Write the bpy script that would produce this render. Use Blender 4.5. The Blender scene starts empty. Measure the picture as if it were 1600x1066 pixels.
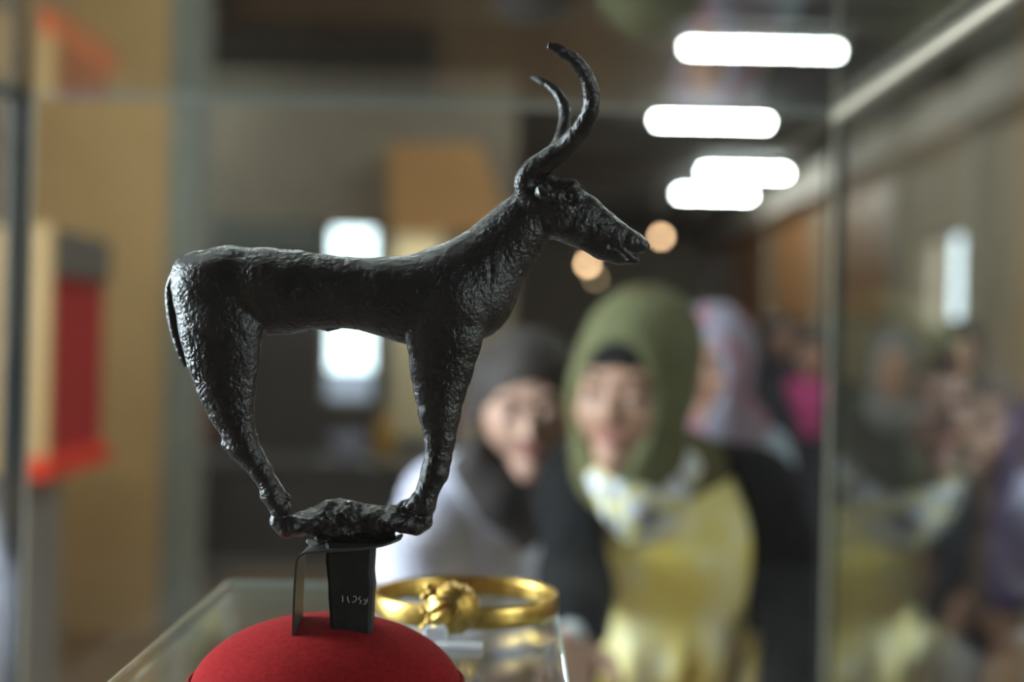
import bpy, bmesh, math, random
import numpy as np
from mathutils import Vector, Matrix

# ------------------------------------------------------------------ camera
SC = bpy.context.scene
COL = SC.collection
CH = 1.48                      # lens height above the floor
ROLL = math.radians(1.2)
FPX = 50.0 / 36.0 * 1600.0     # focal length in pixels of the 1600 px frame
camd = bpy.data.cameras.new('camera')
cam = bpy.data.objects.new('camera', camd)
COL.objects.link(cam)
camd.lens = 50.0
camd.sensor_width = 36.0
camd.clip_start = 0.02
camd.clip_end = 200
cam.matrix_world = Matrix.Translation((0, 0, CH)) @ Matrix.Rotation(math.pi / 2, 4, 'X') @ Matrix.Rotation(ROLL, 4, 'Z')
camd.dof.use_dof = True
camd.dof.focus_distance = 0.637
camd.dof.aperture_fstop = 3.65
camd.dof.aperture_blades = 0
SC.camera = cam

# ------------------------------------------------------------------ world, lights, exposure
SC.view_settings.view_transform = 'Standard'
SC.view_settings.look = 'None'
SC.view_settings.gamma = 1.0
SC.view_settings.use_curve_mapping = False
SC.view_settings.exposure = -0.15
SC.cycles.transparent_max_bounces = 40
SC.cycles.max_bounces = 14
SC.cycles.glossy_bounces = 8
SC.cycles.sample_clamp_indirect = 6.0
wd = bpy.data.worlds.new('overcast_sky')
SC.world = wd
wd.use_nodes = True
wd.node_tree.nodes['Background'].inputs[0].default_value = (0.80, 0.90, 1.0, 1)
wd.node_tree.nodes['Background'].inputs[1].default_value = 6.0


def area_light(name, loc, direction, sx, sy, power, col):
    l = bpy.data.lights.new(name, 'AREA')
    l.shape = 'RECTANGLE'
    l.size, l.size_y = sx, sy
    l.energy = power
    l.color = col
    o = bpy.data.objects.new(name, l)
    COL.objects.link(o)
    o.location = loc
    o.rotation_euler = Vector(direction).to_track_quat('-Z', 'Y').to_euler()
    return o


# daylight through the wall_left opening; wall_right's is an added fill for the dress
area_light('daylight_window_1', (-2.43, 1.25, 2.0), (1, 0, -0.12), 1.0, 1.6, 310, (0.80, 0.89, 1.0))
area_light('daylight_window_3', (4.08, -1.6, 2.35), (-1, 0.35, -0.1), 1.8, 1.5, 95, (0.88, 0.94, 1.0))


def P(px, py, Y):
    """A point of the photograph (1600 x 1066) at distance Y in front of the lens."""
    dx, dy = px - 800.0, py - 533.0
    c, s = math.cos(ROLL), math.sin(ROLL)
    x, y = dx * c + dy * s, -dx * s + dy * c
    return Vector((x * Y / FPX, Y, CH - y * Y / FPX))


# ------------------------------------------------------------------ materials
MATS = {}


def rgba(c):
    return (c[0], c[1], c[2], 1.0)


def mat(name, col, rough=0.6, metal=0.0, col2=None, nscale=8.0, ndetail=4.0, lo=0.4, hi=0.6, bump=None, sheen=0.0, coat=0.0, emit=None, estr=0.0, stretch=None, spec=0.5):
    if name in MATS:
        return MATS[name]
    m = bpy.data.materials.new(name)
    m.use_nodes = True
    nt = m.node_tree
    b = nt.nodes['Principled BSDF']
    b.inputs['Base Color'].default_value = rgba(col)
    b.inputs['Roughness'].default_value = rough
    b.inputs['Metallic'].default_value = metal
    b.inputs['Specular IOR Level'].default_value = spec
    if sheen:
        b.inputs['Sheen Weight'].default_value = sheen
        b.inputs['Sheen Tint'].default_value = rgba(col)
    if coat:
        b.inputs['Coat Weight'].default_value = coat
    if emit:
        b.inputs['Emission Color'].default_value = rgba(emit)
        b.inputs['Emission Strength'].default_value = estr
    tc = nt.nodes.new('ShaderNodeTexCoord')
    mp = nt.nodes.new('ShaderNodeMapping')
    nt.links.new(tc.outputs['Object'], mp.inputs['Vector'])
    if stretch:
        mp.inputs['Scale'].default_value = stretch
    if col2 is not None:
        n = nt.nodes.new('ShaderNodeTexNoise')
        n.inputs['Scale'].default_value = nscale
        n.inputs['Detail'].default_value = ndetail
        r = nt.nodes.new('ShaderNodeValToRGB')
        r.color_ramp.elements[0].position = lo
        r.color_ramp.elements[0].color = rgba(col)
        r.color_ramp.elements[1].position = hi
        r.color_ramp.elements[1].color = rgba(col2)
        nt.links.new(mp.outputs['Vector'], n.inputs['Vector'])
        nt.links.new(n.outputs['Fac'], r.inputs['Fac'])
        nt.links.new(r.outputs['Color'], b.inputs['Base Color'])
    if bump:
        n2 = nt.nodes.new('ShaderNodeTexNoise')
        n2.inputs['Scale'].default_value = bump[0]
        n2.inputs['Detail'].default_value = 6.0
        n2.inputs['Roughness'].default_value = 0.6
        bp = nt.nodes.new('ShaderNodeBump')
        bp.inputs['Strength'].default_value = bump[1]
        bp.inputs['Distance'].default_value = bump[2]
        nt.links.new(mp.outputs['Vector'], n2.inputs['Vector'])
        nt.links.new(n2.outputs['Fac'], bp.inputs['Height'])
        nt.links.new(bp.outputs['Normal'], b.inputs['Normal'])
    MATS[name] = m
    return m


def glass_mat(name, tint, f0=0.04, rough=0.0):
    """Flat pane: what is not mirrored (Schlick) passes straight through, slightly tinted."""
    m = bpy.data.materials.new(name)
    m.use_nodes = True
    nt = m.node_tree
    nt.nodes.remove(nt.nodes['Principled BSDF'])
    out = nt.nodes['Material Output']
    lw = nt.nodes.new('ShaderNodeLayerWeight')
    lw.inputs['Blend'].default_value = 0.5
    pw = nt.nodes.new('ShaderNodeMath'); pw.operation = 'POWER'; pw.inputs[1].default_value = 5.0
    ma = nt.nodes.new('ShaderNodeMath'); ma.operation = 'MULTIPLY_ADD'
    ma.inputs[1].default_value = 1.0 - f0
    ma.inputs[2].default_value = f0
    tr = nt.nodes.new('ShaderNodeBsdfTransparent'); tr.inputs[0].default_value = rgba(tint)
    gl = nt.nodes.new('ShaderNodeBsdfGlossy'); gl.inputs['Roughness'].default_value = rough
    gl.inputs['Color'].default_value = (1, 1, 1, 1)
    mx = nt.nodes.new('ShaderNodeMixShader')
    nt.links.new(lw.outputs['Facing'], pw.inputs[0])
    nt.links.new(pw.outputs[0], ma.inputs[0])
    nt.links.new(ma.outputs[0], mx.inputs[0])
    nt.links.new(tr.outputs[0], mx.inputs[1])
    nt.links.new(gl.outputs[0], mx.inputs[2])
    nt.links.new(mx.outputs[0], out.inputs['Surface'])
    MATS[name] = m
    return m


def bronze_mat():
    m = mat('dark_bronze', (0.018, 0.016, 0.015), rough=0.42, metal=0.0)
    nt = m.node_tree
    b = nt.nodes['Principled BSDF']
    b.inputs['IOR'].default_value = 1.52
    tc = nt.nodes.new('ShaderNodeTexCoord')
    big = nt.nodes.new('ShaderNodeTexNoise'); big.inputs['Scale'].default_value = 45; big.inputs['Detail'].default_value = 5
    rc = nt.nodes.new('ShaderNodeValToRGB')
    rc.color_ramp.elements[0].position = 0.35; rc.color_ramp.elements[0].color = (0.004, 0.0037, 0.0037, 1)
    rc.color_ramp.elements[1].position = 0.68; rc.color_ramp.elements[1].color = (0.012, 0.010, 0.0085, 1)
    rr = nt.nodes.new('ShaderNodeMapRange'); rr.inputs[1].default_value = 0.3; rr.inputs[2].default_value = 0.7
    rr.inputs[3].default_value = 0.20; rr.inputs[4].default_value = 0.34
    n1 = nt.nodes.new('ShaderNodeTexNoise'); n1.inputs['Scale'].default_value = 420; n1.inputs['Detail'].default_value = 4; n1.inputs['Roughness'].default_value = 0.62
    v = nt.nodes.new('ShaderNodeTexVoronoi'); v.inputs['Scale'].default_value = 600; v.feature = 'SMOOTH_F1'
    ad = nt.nodes.new('ShaderNodeMath'); ad.operation = 'MULTIPLY_ADD'; ad.inputs[1].default_value = 0.45
    bp = nt.nodes.new('ShaderNodeBump'); bp.inputs['Strength'].default_value = 0.62; bp.inputs['Distance'].default_value = 0.0013
    for n in (big, n1, v):
        nt.links.new(tc.outputs['Object'], n.inputs['Vector'])
    nt.links.new(big.outputs['Fac'], rc.inputs['Fac'])
    nt.links.new(rc.outputs['Color'], b.inputs['Base Color'])
    nt.links.new(big.outputs['Fac'], rr.inputs[0])
    nt.links.new(rr.outputs[0], b.inputs['Roughness'])
    nt.links.new(v.outputs['Distance'], ad.inputs[0])
    nt.links.new(n1.outputs['Fac'], ad.inputs[2])
    nt.links.new(ad.outputs[0], bp.inputs['Height'])
    nt.links.new(bp.outputs['Normal'], b.inputs['Normal'])
    return m


def cloth(name, col, col2=None, nscale=30, rough=0.85, bump=(220, 0.25, 0.002), lo=0.42, hi=0.6):
    return mat(name, col, rough=rough, col2=col2, nscale=nscale, bump=bump, sheen=0.04, lo=lo, hi=hi, spec=0.1)


def wood(name, c1, c2, stretch=(1, 1, 8), nscale=3.0, rough=0.5):
    return mat(name, c1, rough=rough, col2=c2, nscale=nscale, ndetail=6, lo=0.3, hi=0.7, stretch=stretch, bump=(nscale * 3, 0.1, 0.004))


# ------------------------------------------------------------------ mesh helpers
def new_obj(name, verts, faces, material, parent=None, smooth=False):
    """verts in world coordinates; the object's origin goes to its base (or its parent's)."""
    v = np.asarray([tuple(p) for p in verts] if not isinstance(verts, np.ndarray) else verts, dtype=np.float64)
    if parent is not None:
        org = parent_origin(parent)
    else:
        org = np.array([(v[:, 0].min() + v[:, 0].max()) / 2, (v[:, 1].min() + v[:, 1].max()) / 2, v[:, 2].min()])
    v = v - org
    me = bpy.data.meshes.new(name)
    if isinstance(faces, np.ndarray):
        n, k = faces.shape
        me.vertices.add(len(v)); me.vertices.foreach_set('co', v.astype(np.float32).ravel())
        me.loops.add(n * k); me.loops.foreach_set('vertex_index', faces.astype(np.int32).ravel())
        me.polygons.add(n); me.polygons.foreach_set('loop_start', np.arange(0, n * k, k, dtype=np.int32))
        me.update(calc_edges=True)
    else:
        me.from_pydata([tuple(p) for p in v], [], [tuple(f) for f in faces])
        me.update()
    if smooth:
        me.polygons.foreach_set('use_smooth', np.ones(len(me.polygons), dtype=bool))
    me.materials.append(material)
    o = bpy.data.objects.new(name, me)
    COL.objects.link(o)
    if parent is None:
        o.location = org
    else:
        o.parent = parent
    return o


def parent_origin(p):
    org = np.zeros(3)
    while p is not None:
        org = org + np.array(p.location)
        p = p.parent
    return org


def thing(name, loc, label, cat, group=None):
    o = bpy.data.objects.new(name, None)
    o.empty_display_size = 0.05
    COL.objects.link(o)
    o.location = loc
    return tag(o, label, cat, group)


def tag(o, label, cat, group=None):
    o['label'] = label
    o['category'] = cat
    if group:
        o['group'] = group
    return o


def struct(o, label):
    o['kind'] = 'structure'
    o['label'] = label
    o['category'] = o.name.split('_')[0]
    return o


BOXF = [(0, 3, 2, 1), (4, 5, 6, 7), (0, 1, 5, 4), (1, 2, 6, 5), (2, 3, 7, 6), (3, 0, 4, 7)]


def box(name, lo, hi, material, parent=None, bevel=0.0):
    x0, y0, z0 = lo
    x1, y1, z1 = hi
    v = [(x0, y0, z0), (x1, y0, z0), (x1, y1, z0), (x0, y1, z0), (x0, y0, z1), (x1, y0, z1), (x1, y1, z1), (x0, y1, z1)]
    o = new_obj(name, v, BOXF, material, parent)
    if bevel:
        md = o.modifiers.new('bevel', 'BEVEL'); md.width = bevel; md.segments = 2
    return o


def merge(parts):
    vs, fs, n = [], [], 0
    for v, f in parts:
        vs += [tuple(p) for p in v]
        fs += [tuple(i + n for i in q) for q in f]
        n += len(v)
    return vs, fs


def boxvf(lo, hi):
    x0, y0, z0 = lo
    x1, y1, z1 = hi
    return [(x0, y0, z0), (x1, y0, z0), (x1, y1, z0), (x0, y1, z0), (x0, y0, z1), (x1, y0, z1), (x1, y1, z1), (x0, y1, z1)], BOXF


def wall_with_hole(name, axis, pos, thick, u0, u1, z0, z1, holes, material):
    """A wall lying along one axis with rectangular openings (non overlapping in u)."""
    parts = []

    def seg(a, b, c, d):
        if b - a < 1e-4 or d - c < 1e-4:
            return
        if axis == 'x':
            parts.append(boxvf((a, pos, c), (b, pos + thick, d)))
        else:
            parts.append(boxvf((pos, a, c), (pos + thick, b, d)))
    cur = u0
    for (a, b, c, d) in sorted(holes):
        seg(cur, a, z0, z1); seg(a, b, z0, c); seg(a, b, d, z1)
        cur = b
    seg(cur, u1, z0, z1)
    v, f = merge(parts)
    return new_obj(name, v, f, material)


def tube(path, radii, seg=12, cap=True, squash=None):
    pts = [Vector(p) for p in path]
    vs, fs = [], []
    n = len(pts)
    prev = None
    for i, p in enumerate(pts):
        t = (pts[min(i + 1, n - 1)] - pts[max(i - 1, 0)]).normalized()
        if prev is None:
            a = t.cross(Vector((0, 1, 0)))
            if a.length < 1e-3:
                a = t.cross(Vector((1, 0, 0)))
            a.normalize()
        else:
            a = (prev - t * prev.dot(t)).normalized()
        prev = a
        b = t.cross(a)
        r = radii[i] if isinstance(radii, (list, tuple)) else radii
        for k in range(seg):
            ang = 2 * math.pi * k / seg
            vs.append(p + a * (r * math.cos(ang)) + b * (r * math.sin(ang)))
    for i in range(n - 1):
        for k in range(seg):
            k2 = (k + 1) % seg
            fs.append((i * seg + k, i * seg + k2, (i + 1) * seg + k2, (i + 1) * seg + k))
    if cap:
        fs.append(tuple(reversed(range(seg))))
        fs.append(tuple(range((n - 1) * seg, n * seg)))
    return vs, fs


def lathe(profile, c, seg=48):
    """profile: (radius, z) from bottom to top around the vertical axis through c."""
    vs, fs = [], []
    for r, z in profile:
        for k in range(seg):
            a = 2 * math.pi * k / seg
            vs.append((c[0] + r * math.cos(a), c[1] + r * math.sin(a), z))
    for i in range(len(profile) - 1):
        for k in range(seg):
            k2 = (k + 1) % seg
            fs.append((i * seg + k, i * seg + k2, (i + 1) * seg + k2, (i + 1) * seg + k))
    fs.append(tuple(reversed(range(seg))))
    fs.append(tuple(range((len(profile) - 1) * seg, len(profile) * seg)))
    return vs, fs


def catmull(pts, n):
    pts = [np.array(p, dtype=float) for p in pts]
    out = []
    for i in range(len(pts) - 1):
        p0, p1, p2, p3 = pts[max(i - 1, 0)], pts[i], pts[i + 1], pts[min(i + 2, len(pts) - 1)]
        for k in range(n):
            t = k / n
            out.append(0.5 * ((2 * p1) + (-p0 + p2) * t + (2 * p0 - 5 * p1 + 4 * p2 - p3) * t * t + (-p0 + 3 * p1 - 3 * p2 + p3) * t ** 3))
    out.append(pts[-1])
    return out


# ------------------------------------------------------------------ distance fields -> one continuous skin
def smin(a, b, k):
    if k <= 0:
        return np.minimum(a, b)
    h = np.clip(0.5 + 0.5 * (b - a) / k, 0, 1)
    return b * (1 - h) + a * h - k * h * (1 - h)


class Field:
    def __init__(s, lo, hi, h):
        s.h = h
        s.lo = np.array(lo, dtype=np.float32)
        n = np.ceil((np.array(hi) - np.array(lo)) / h).astype(int) + 2
        s.ax = [(s.lo[i] + h * np.arange(n[i])).astype(np.float32) for i in range(3)]
        s.D = np.full(n, 1.0, dtype=np.float32)

    def _apply(s, fn, lo, hi, k, op):
        sl = []
        for i in range(3):
            a = max(0, int((lo[i] - s.lo[i]) / s.h))
            b = min(s.D.shape[i], int((hi[i] - s.lo[i]) / s.h) + 2)
            if b <= a:
                return
            sl.append(slice(a, b))
        sl = tuple(sl)
        X = s.ax[0][sl[0]][:, None, None]; Y = s.ax[1][sl[1]][None, :, None]; Z = s.ax[2][sl[2]][None, None, :]
        d = fn(X, Y, Z).astype(np.float32)
        if op == 'add':
            s.D[sl] = smin(s.D[sl], d, k)
        else:
            s.D[sl] = -smin(-s.D[sl], d, k)

    def cone(s, a, b, ra, rb, k=0.01, q=1.0, op='add'):
        a = np.array(a, dtype=np.float32); b = np.array(b, dtype=np.float32)
        ab = b - a
        yq = 1.0 / q
        a2 = a.copy(); ab2 = ab.copy()
        ab2[1] *= yq
        L = float((ab2 ** 2).sum()) + 1e-12
        f = min(1.0, q)

        def fn(X, Y, Z):
            x, y, z = X - a2[0], (Y - a2[1]) * yq, Z - a2[2]
            t = np.clip((x * ab2[0] + y * ab2[1] + z * ab2[2]) / L, 0, 1)
            return (np.sqrt((x - t * ab2[0]) ** 2 + (y - t * ab2[1]) ** 2 + (z - t * ab2[2]) ** 2) - (ra + t * (rb - ra))) * f
        m = max(ra, rb) * max(1.0, q) + k + 3 * s.h
        s._apply(fn, np.minimum(a, b) - m, np.maximum(a, b) + m, k, op)
        return s

    def chain(s, pts, k=0.01, op='add'):
        """pts: list of (point, radius[, q])"""
        for p, n in zip(pts[:-1], pts[1:]):
            q = (p[2] + n[2]) / 2 if len(p) > 2 else 1.0
            s.cone(p[0], n[0], p[1], n[1], k, q, op)
        return s

    def ell(s, c, B, r, k=0.01, op='add'):
        """ellipsoid with local axes = rows of B and radii r"""
        c = np.array(c, dtype=np.float32); B = np.array(B, dtype=np.float32)
        rm = max(r)

        def fn(X, Y, Z):
            x, y, z = X - c[0], Y - c[1], Z - c[2]
            u = [(x * B[i][0] + y * B[i][1] + z * B[i][2]) for i in range(3)]
            k0 = np.sqrt(sum((u[i] / r[i]) ** 2 for i in range(3)))
            k1 = np.sqrt(sum((u[i] / (r[i] * r[i])) ** 2 for i in range(3))) + 1e-9
            return np.where(k0 < 1e-3, -min(r), k0 * (k0 - 1.0) / k1)
        m = rm + k + 3 * s.h
        s._apply(fn, c - m, c + m, k, op)
        return s

    def mesh(s):
        D = s.D
        ins = D < 0
        nx, ny, nz = D.shape
        c = np.zeros((nx - 1, ny - 1, nz - 1), dtype=np.uint8)
        for i in (0, 1):
            for j in (0, 1):
                for k in (0, 1):
                    c += ins[i:nx - 1 + i, j:ny - 1 + j, k:nz - 1 + k]
        act = np.argwhere((c > 0) & (c < 8)).astype(np.int64)
        ids = (act[:, 0] * (ny - 1) + act[:, 1]) * (nz - 1) + act[:, 2]
        pos = np.zeros((len(act), 3)); cnt = np.zeros(len(act))
        cor = [np.array(q) for q in ((0, 0, 0), (1, 0, 0), (0, 1, 0), (1, 1, 0), (0, 0, 1), (1, 0, 1), (0, 1, 1), (1, 1, 1))]
        val = [D[act[:, 0] + q[0], act[:, 1] + q[1], act[:, 2] + q[2]].astype(np.float64) for q in cor]
        for a in range(8):
            for b in range(a + 1, 8):
                if np.abs(cor[a] - cor[b]).sum() != 1:
                    continue
                m = (val[a] < 0) != (val[b] < 0)
                t = val[a][m] / (val[a][m] - val[b][m])
                pos[m] += cor[a] + t[:, None] * (cor[b] - cor[a])
                cnt[m] += 1
        V = (act + pos / cnt[:, None]) * s.h + s.lo
        faces = []
        for ax in range(3):
            o = [slice(None)] * 3; o2 = [slice(None)] * 3
            o[ax] = slice(0, -1); o2[ax] = slice(1, None)
            diff = ins[tuple(o)] != ins[tuple(o2)]
            e = np.argwhere(diff).astype(np.int64)
            u, w = (ax + 1) % 3, (ax + 2) % 3
            ok = (e[:, u] > 0) & (e[:, w] > 0) & (e[:, u] < D.shape[u] - 1) & (e[:, w] < D.shape[w] - 1)
            e = e[ok]
            pin = ins[e[:, 0], e[:, 1], e[:, 2]]
            q = []
            for du, dw in ((-1, -1), (0, -1), (0, 0), (-1, 0)):
                g = e.copy(); g[:, u] += du; g[:, w] += dw
                q.append(np.searchsorted(ids, (g[:, 0] * (ny - 1) + g[:, 1]) * (nz - 1) + g[:, 2]))
            q = np.stack(q, 1)
            q[~pin] = q[~pin][:, ::-1]
            faces.append(q)
        return V, np.concatenate(faces)


def field_for(points, pad, h):
    p = np.array([tuple(v) for v in points])
    return Field(p.min(0) - pad, p.max(0) + pad, h)


def relax(V, Fq, it=1, lam=0.5):
    for _ in range(it):
        acc = np.zeros_like(V); n = np.zeros(len(V))
        for a, b in ((0, 1), (1, 2), (2, 3), (3, 0)):
            np.add.at(acc, Fq[:, a], V[Fq[:, b]]); np.add.at(n, Fq[:, a], 1)
            np.add.at(acc, Fq[:, b], V[Fq[:, a]]); np.add.at(n, Fq[:, b], 1)
        V = V * (1 - lam) + lam * acc / np.maximum(n, 1)[:, None]
    return V


def normals(V, Fq):
    n = np.cross(V[Fq[:, 2]] - V[Fq[:, 0]], V[Fq[:, 3]] - V[Fq[:, 1]])
    N = np.zeros_like(V)
    for i in range(4):
        np.add.at(N, Fq[:, i], n)
    return N / (np.linalg.norm(N, axis=1)[:, None] + 1e-12)


def vnoise(Pp, scale, seed=0):
    q = Pp * scale + seed * 17.31
    i = np.floor(q).astype(np.int64); f = q - i
    f = f * f * (3 - 2 * f)

    def hsh(a, b, c):
        h = (a * 73856093) ^ (b * 19349663) ^ (c * 83492791)
        h = (h ^ (h >> 13)) * 1274126177
        return ((h ^ (h >> 16)) & 0xffff) / 65535.0
    r = 0
    for dx in (0, 1):
        for dy in (0, 1):
            for dz in (0, 1):
                w = (f[:, 0] if dx else 1 - f[:, 0]) * (f[:, 1] if dy else 1 - f[:, 1]) * (f[:, 2] if dz else 1 - f[:, 2])
                r = r + w * hsh(i[:, 0] + dx, i[:, 1] + dy, i[:, 2] + dz)
    return r * 2 - 1


# ------------------------------------------------------------------ materials used more than once
GLASS = glass_mat('showcase_glass', (0.965, 0.985, 0.975))
ACRYL = glass_mat('acrylic', (0.95, 0.97, 0.965), f0=0.045)
BRONZE = bronze_mat()
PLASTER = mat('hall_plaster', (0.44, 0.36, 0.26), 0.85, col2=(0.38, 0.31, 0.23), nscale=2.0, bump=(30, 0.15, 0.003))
OCHRE = mat('ochre_plaster', (0.68, 0.44, 0.20), 0.85, col2=(0.62, 0.40, 0.18), nscale=1.6, bump=(40, 0.15, 0.003))
GREYGREEN = mat('grey_green_paint', (0.30, 0.31, 0.26), 0.6, col2=(0.26, 0.27, 0.23), nscale=4)
DARKPANEL = mat('dark_panel', (0.075, 0.066, 0.06), 0.6, col2=(0.06, 0.052, 0.048), nscale=3)
CEIL = mat('brown_ceiling', (0.10, 0.085, 0.075), 0.8, col2=(0.08, 0.07, 0.06), nscale=1.5)
BEIGE = mat('beige_paint', (0.46, 0.35, 0.23), 0.7, col2=(0.41, 0.31, 0.20), nscale=2)
ORANGEWOOD = wood('orange_wood', (0.80, 0.42, 0.14), (0.70, 0.34, 0.10), stretch=(1, 8, 8), nscale=1.5)
PALEWOOD = wood('pale_wood', (0.72, 0.46, 0.19), (0.60, 0.37, 0.14), stretch=(6, 6, 0.7), nscale=3)
REDVELVET = mat('red_velvet', (0.42, 0.016, 0.012), 0.9, col2=(0.36, 0.012, 0.01), nscale=60, sheen=0.4)
LITRED = mat('lit_red_cloth', (0.80, 0.045, 0.012), 0.8, sheen=0.3)  # red brightened in place of lamplight falling on it
FRAME_DK = mat('dark_frame', (0.02, 0.022, 0.022), 0.35, metal=0.3)
BEIGE_EDGE = mat('beige_edge_strip', (0.78, 0.68, 0.54), 0.4, metal=0.2)
SEAM = mat('glass_seam', (0.035, 0.038, 0.036), 0.5, spec=0.2)
GOLD = mat('gold', (0.60, 0.39, 0.11), 0.30, metal=1.0, col2=(0.46, 0.28, 0.06), nscale=120, bump=(300, 0.15, 0.001))
TUBELIGHT = mat('tube_light', (1, 1, 1), 0.5, emit=(0.93, 1.0, 1.0), estr=140.0)
WARMBULB = mat('warm_bulb', (1, 0.9, 0.7), 0.5, emit=(1.0, 0.60, 0.34), estr=24.0)
METAL_DK = mat('dark_metal', (0.10, 0.095, 0.09), 0.38, metal=0.9, bump=(300, 0.1, 0.0005))

# ------------------------------------------------------------------ the hall
ZC = CH + 2.30
XL, XR, YB, YF = -2.45, 4.10, -3.0, 30.0
XH = -6.0          # the side hall beyond the ochre pier
YP = 12.0          # partition with the window
YQ = 7.0           # ochre pier

FLOORM = wood('hall_floor', (0.30, 0.17, 0.08), (0.20, 0.11, 0.05), stretch=(6, 0.6, 1), nscale=2.0, rough=0.28)
struct(box('floor', (XH - 0.3, YB - 0.3, -0.1), (XR + 0.3, YF + 0.3, 0.0), FLOORM), 'brown polished wooden floor of the hall')
ceil = struct(box('ceiling', (XH - 0.3, YB - 0.3, ZC), (XR + 0.3, YF + 0.3, ZC + 0.2), CEIL), 'dark brown hall ceiling carrying the tube lights')
for i in range(10):
    y = 9.9 + i * 2.1
    box('beam', (0.0 if y > YP else XH, y, ZC - 0.05), (XR - 0.35, y + 0.22, ZC + 0.02), CEIL, ceil)
struct(box('wall_back', (XH - 0.3, YB - 0.3, 0), (XR + 0.3, YB, ZC), mat('dark_backing', (0.035, 0.03, 0.028), 0.95)), 'unseen back wall, darkened to keep reflections out of the glass')  # unseen wall, kept dark so the front pane mirrors little
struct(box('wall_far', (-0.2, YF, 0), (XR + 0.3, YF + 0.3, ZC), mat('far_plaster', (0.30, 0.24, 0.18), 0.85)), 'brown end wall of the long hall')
struct(wall_with_hole('wall_left', 'y', XL - 0.3, 0.3, YB, YQ, 0, ZC, [(0.75, 1.75, 1.2, 2.8)], PLASTER), 'plaster side wall with the tall daylight window')
struct(box('wall_side_hall', (XH - 0.3, YQ, 0), (XH, YP + 0.2, ZC), PLASTER), 'plaster wall of the side hall')
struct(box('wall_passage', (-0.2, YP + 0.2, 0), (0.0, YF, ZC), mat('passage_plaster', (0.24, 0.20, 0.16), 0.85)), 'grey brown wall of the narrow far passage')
# ochre pier with its grey-green pilaster
struct(box('wall_pier', (XH, YQ, 0), (-1.70, YQ + 0.35, ZC), OCHRE), 'ochre painted pier beside the red showcase')
struct(box('trim_1', (-1.70, YQ - 0.03, 0), (-1.585, YQ + 0.38, ZC), GREYGREEN), 'grey green pilaster edging the ochre pier')
# partition with the bright window and the cream door
WX0, WX1 = P(508, 490, YP).x, P(586, 490, YP).x
WZ0, WZ1 = P(545, 628, YP).z, P(545, 350, YP).z
DX0, DX1 = P(612, 500, YP).x, P(692, 500, YP).x
DZ0, DZ1 = P(650, 684, YP).z, P(650, 350, YP).z
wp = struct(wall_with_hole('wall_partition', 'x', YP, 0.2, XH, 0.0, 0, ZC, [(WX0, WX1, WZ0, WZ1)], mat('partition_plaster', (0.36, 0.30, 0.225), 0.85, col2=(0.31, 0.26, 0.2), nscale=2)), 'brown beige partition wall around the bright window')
sx0, sx1 = P(332, 500, YP).x, P(604, 500, YP).x
sz1 = P(470, 348, YP).z
v, f = merge([boxvf((sx0, YP - 0.06, 0), (WX0, YP, sz1)), boxvf((WX1, YP - 0.06, 0), (sx1, YP, sz1)),
              boxvf((WX0, YP - 0.06, 0), (WX1, YP, WZ0))])
new_obj('window_surround', v, f, DARKPANEL, wp)  # dark panels stand in for a doorway's dark interior
box('lintel', (sx0, YP - 0.14, sz1 - 0.28), (WX0 - 0.03, YP - 0.06, sz1), mat('lintel_paint', (0.17, 0.18, 0.165), 0.6), wp)
v, f = merge([boxvf((WX0, YP + 0.08, WZ0), (WX0 + 0.03, YP + 0.13, WZ1)), boxvf((WX1 - 0.03, YP + 0.08, WZ0), (WX1, YP + 0.13, WZ1)),
              boxvf((WX0, YP + 0.08, WZ0), (WX1, YP + 0.13, WZ0 + 0.03)), boxvf((WX0, YP + 0.08, WZ1 - 0.03), (WX1, YP + 0.13, WZ1))])
w1 = bpy.data.objects.new('window_1', None); COL.objects.link(w1); w1.location = (WX0, YP + 0.1, WZ0); w1['kind'] = 'structure'
w1['label'] = 'narrow bright window in the partition wall'; w1['category'] = 'window'
new_obj('window_frame', v, f, mat('pale_window_frame', (0.6, 0.6, 0.62), 0.5), w1)
box('pane', (WX0 + 0.03, YP + 0.10, WZ0 + 0.03), (WX1 - 0.03, YP + 0.106, WZ1 - 0.03), GLASS, w1)
d1 = bpy.data.objects.new('door_1', None); COL.objects.link(d1); d1.location = (DX0, YP, 0); d1['kind'] = 'structure'
d1['label'] = 'cream door leaf beside the bright window'; d1['category'] = 'door'
CREAM = mat('cream_paint', (0.80, 0.70, 0.47), 0.6, col2=(0.75, 0.65, 0.43), nscale=3)
box('door_leaf', (DX0, YP - 0.05, DZ0), (DX1, YP, DZ1), CREAM, d1, 0.01)
box('door_panel', (DX0 + 0.07, YP - 0.065, DZ0 + 0.1), (DX1 - 0.07, YP - 0.05, (DZ0 + DZ1) / 2 - 0.05), CREAM, d1, 0.008)
box('door_panel', (DX0 + 0.07, YP - 0.065, (DZ0 + DZ1) / 2 + 0.05), (DX1 - 0.07, YP - 0.05, DZ1 - 0.1), CREAM, d1, 0.008)
box('door_base', (DX0 - 0.05, YP - 0.06, 0), (DX1 + 0.05, YP, DZ0), DARKPANEL, d1)
v, f = merge([boxvf((DX0 - 0.06, YP - 0.08, 0), (DX0, YP, DZ1 + 0.06)), boxvf((DX1, YP - 0.08, 0), (DX1 + 0.06, YP, DZ1 + 0.06)), boxvf((DX0 - 0.06, YP - 0.08, DZ1), (DX1 + 0.06, YP, DZ1 + 0.06))])
new_obj('door_frame', v, f, mat('door_frame_paint', (0.16, 0.155, 0.15), 0.5), d1)
# pale wall out of doors, seen low in the window
struct(box('wall_outside', (-9, 24, -0.3), (0.0, 24.3, P(545, 578, 24).z), mat('outside_wall', (0.70, 0.74, 0.92), 0.9)), 'pale blue grey wall outside the narrow window')

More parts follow.
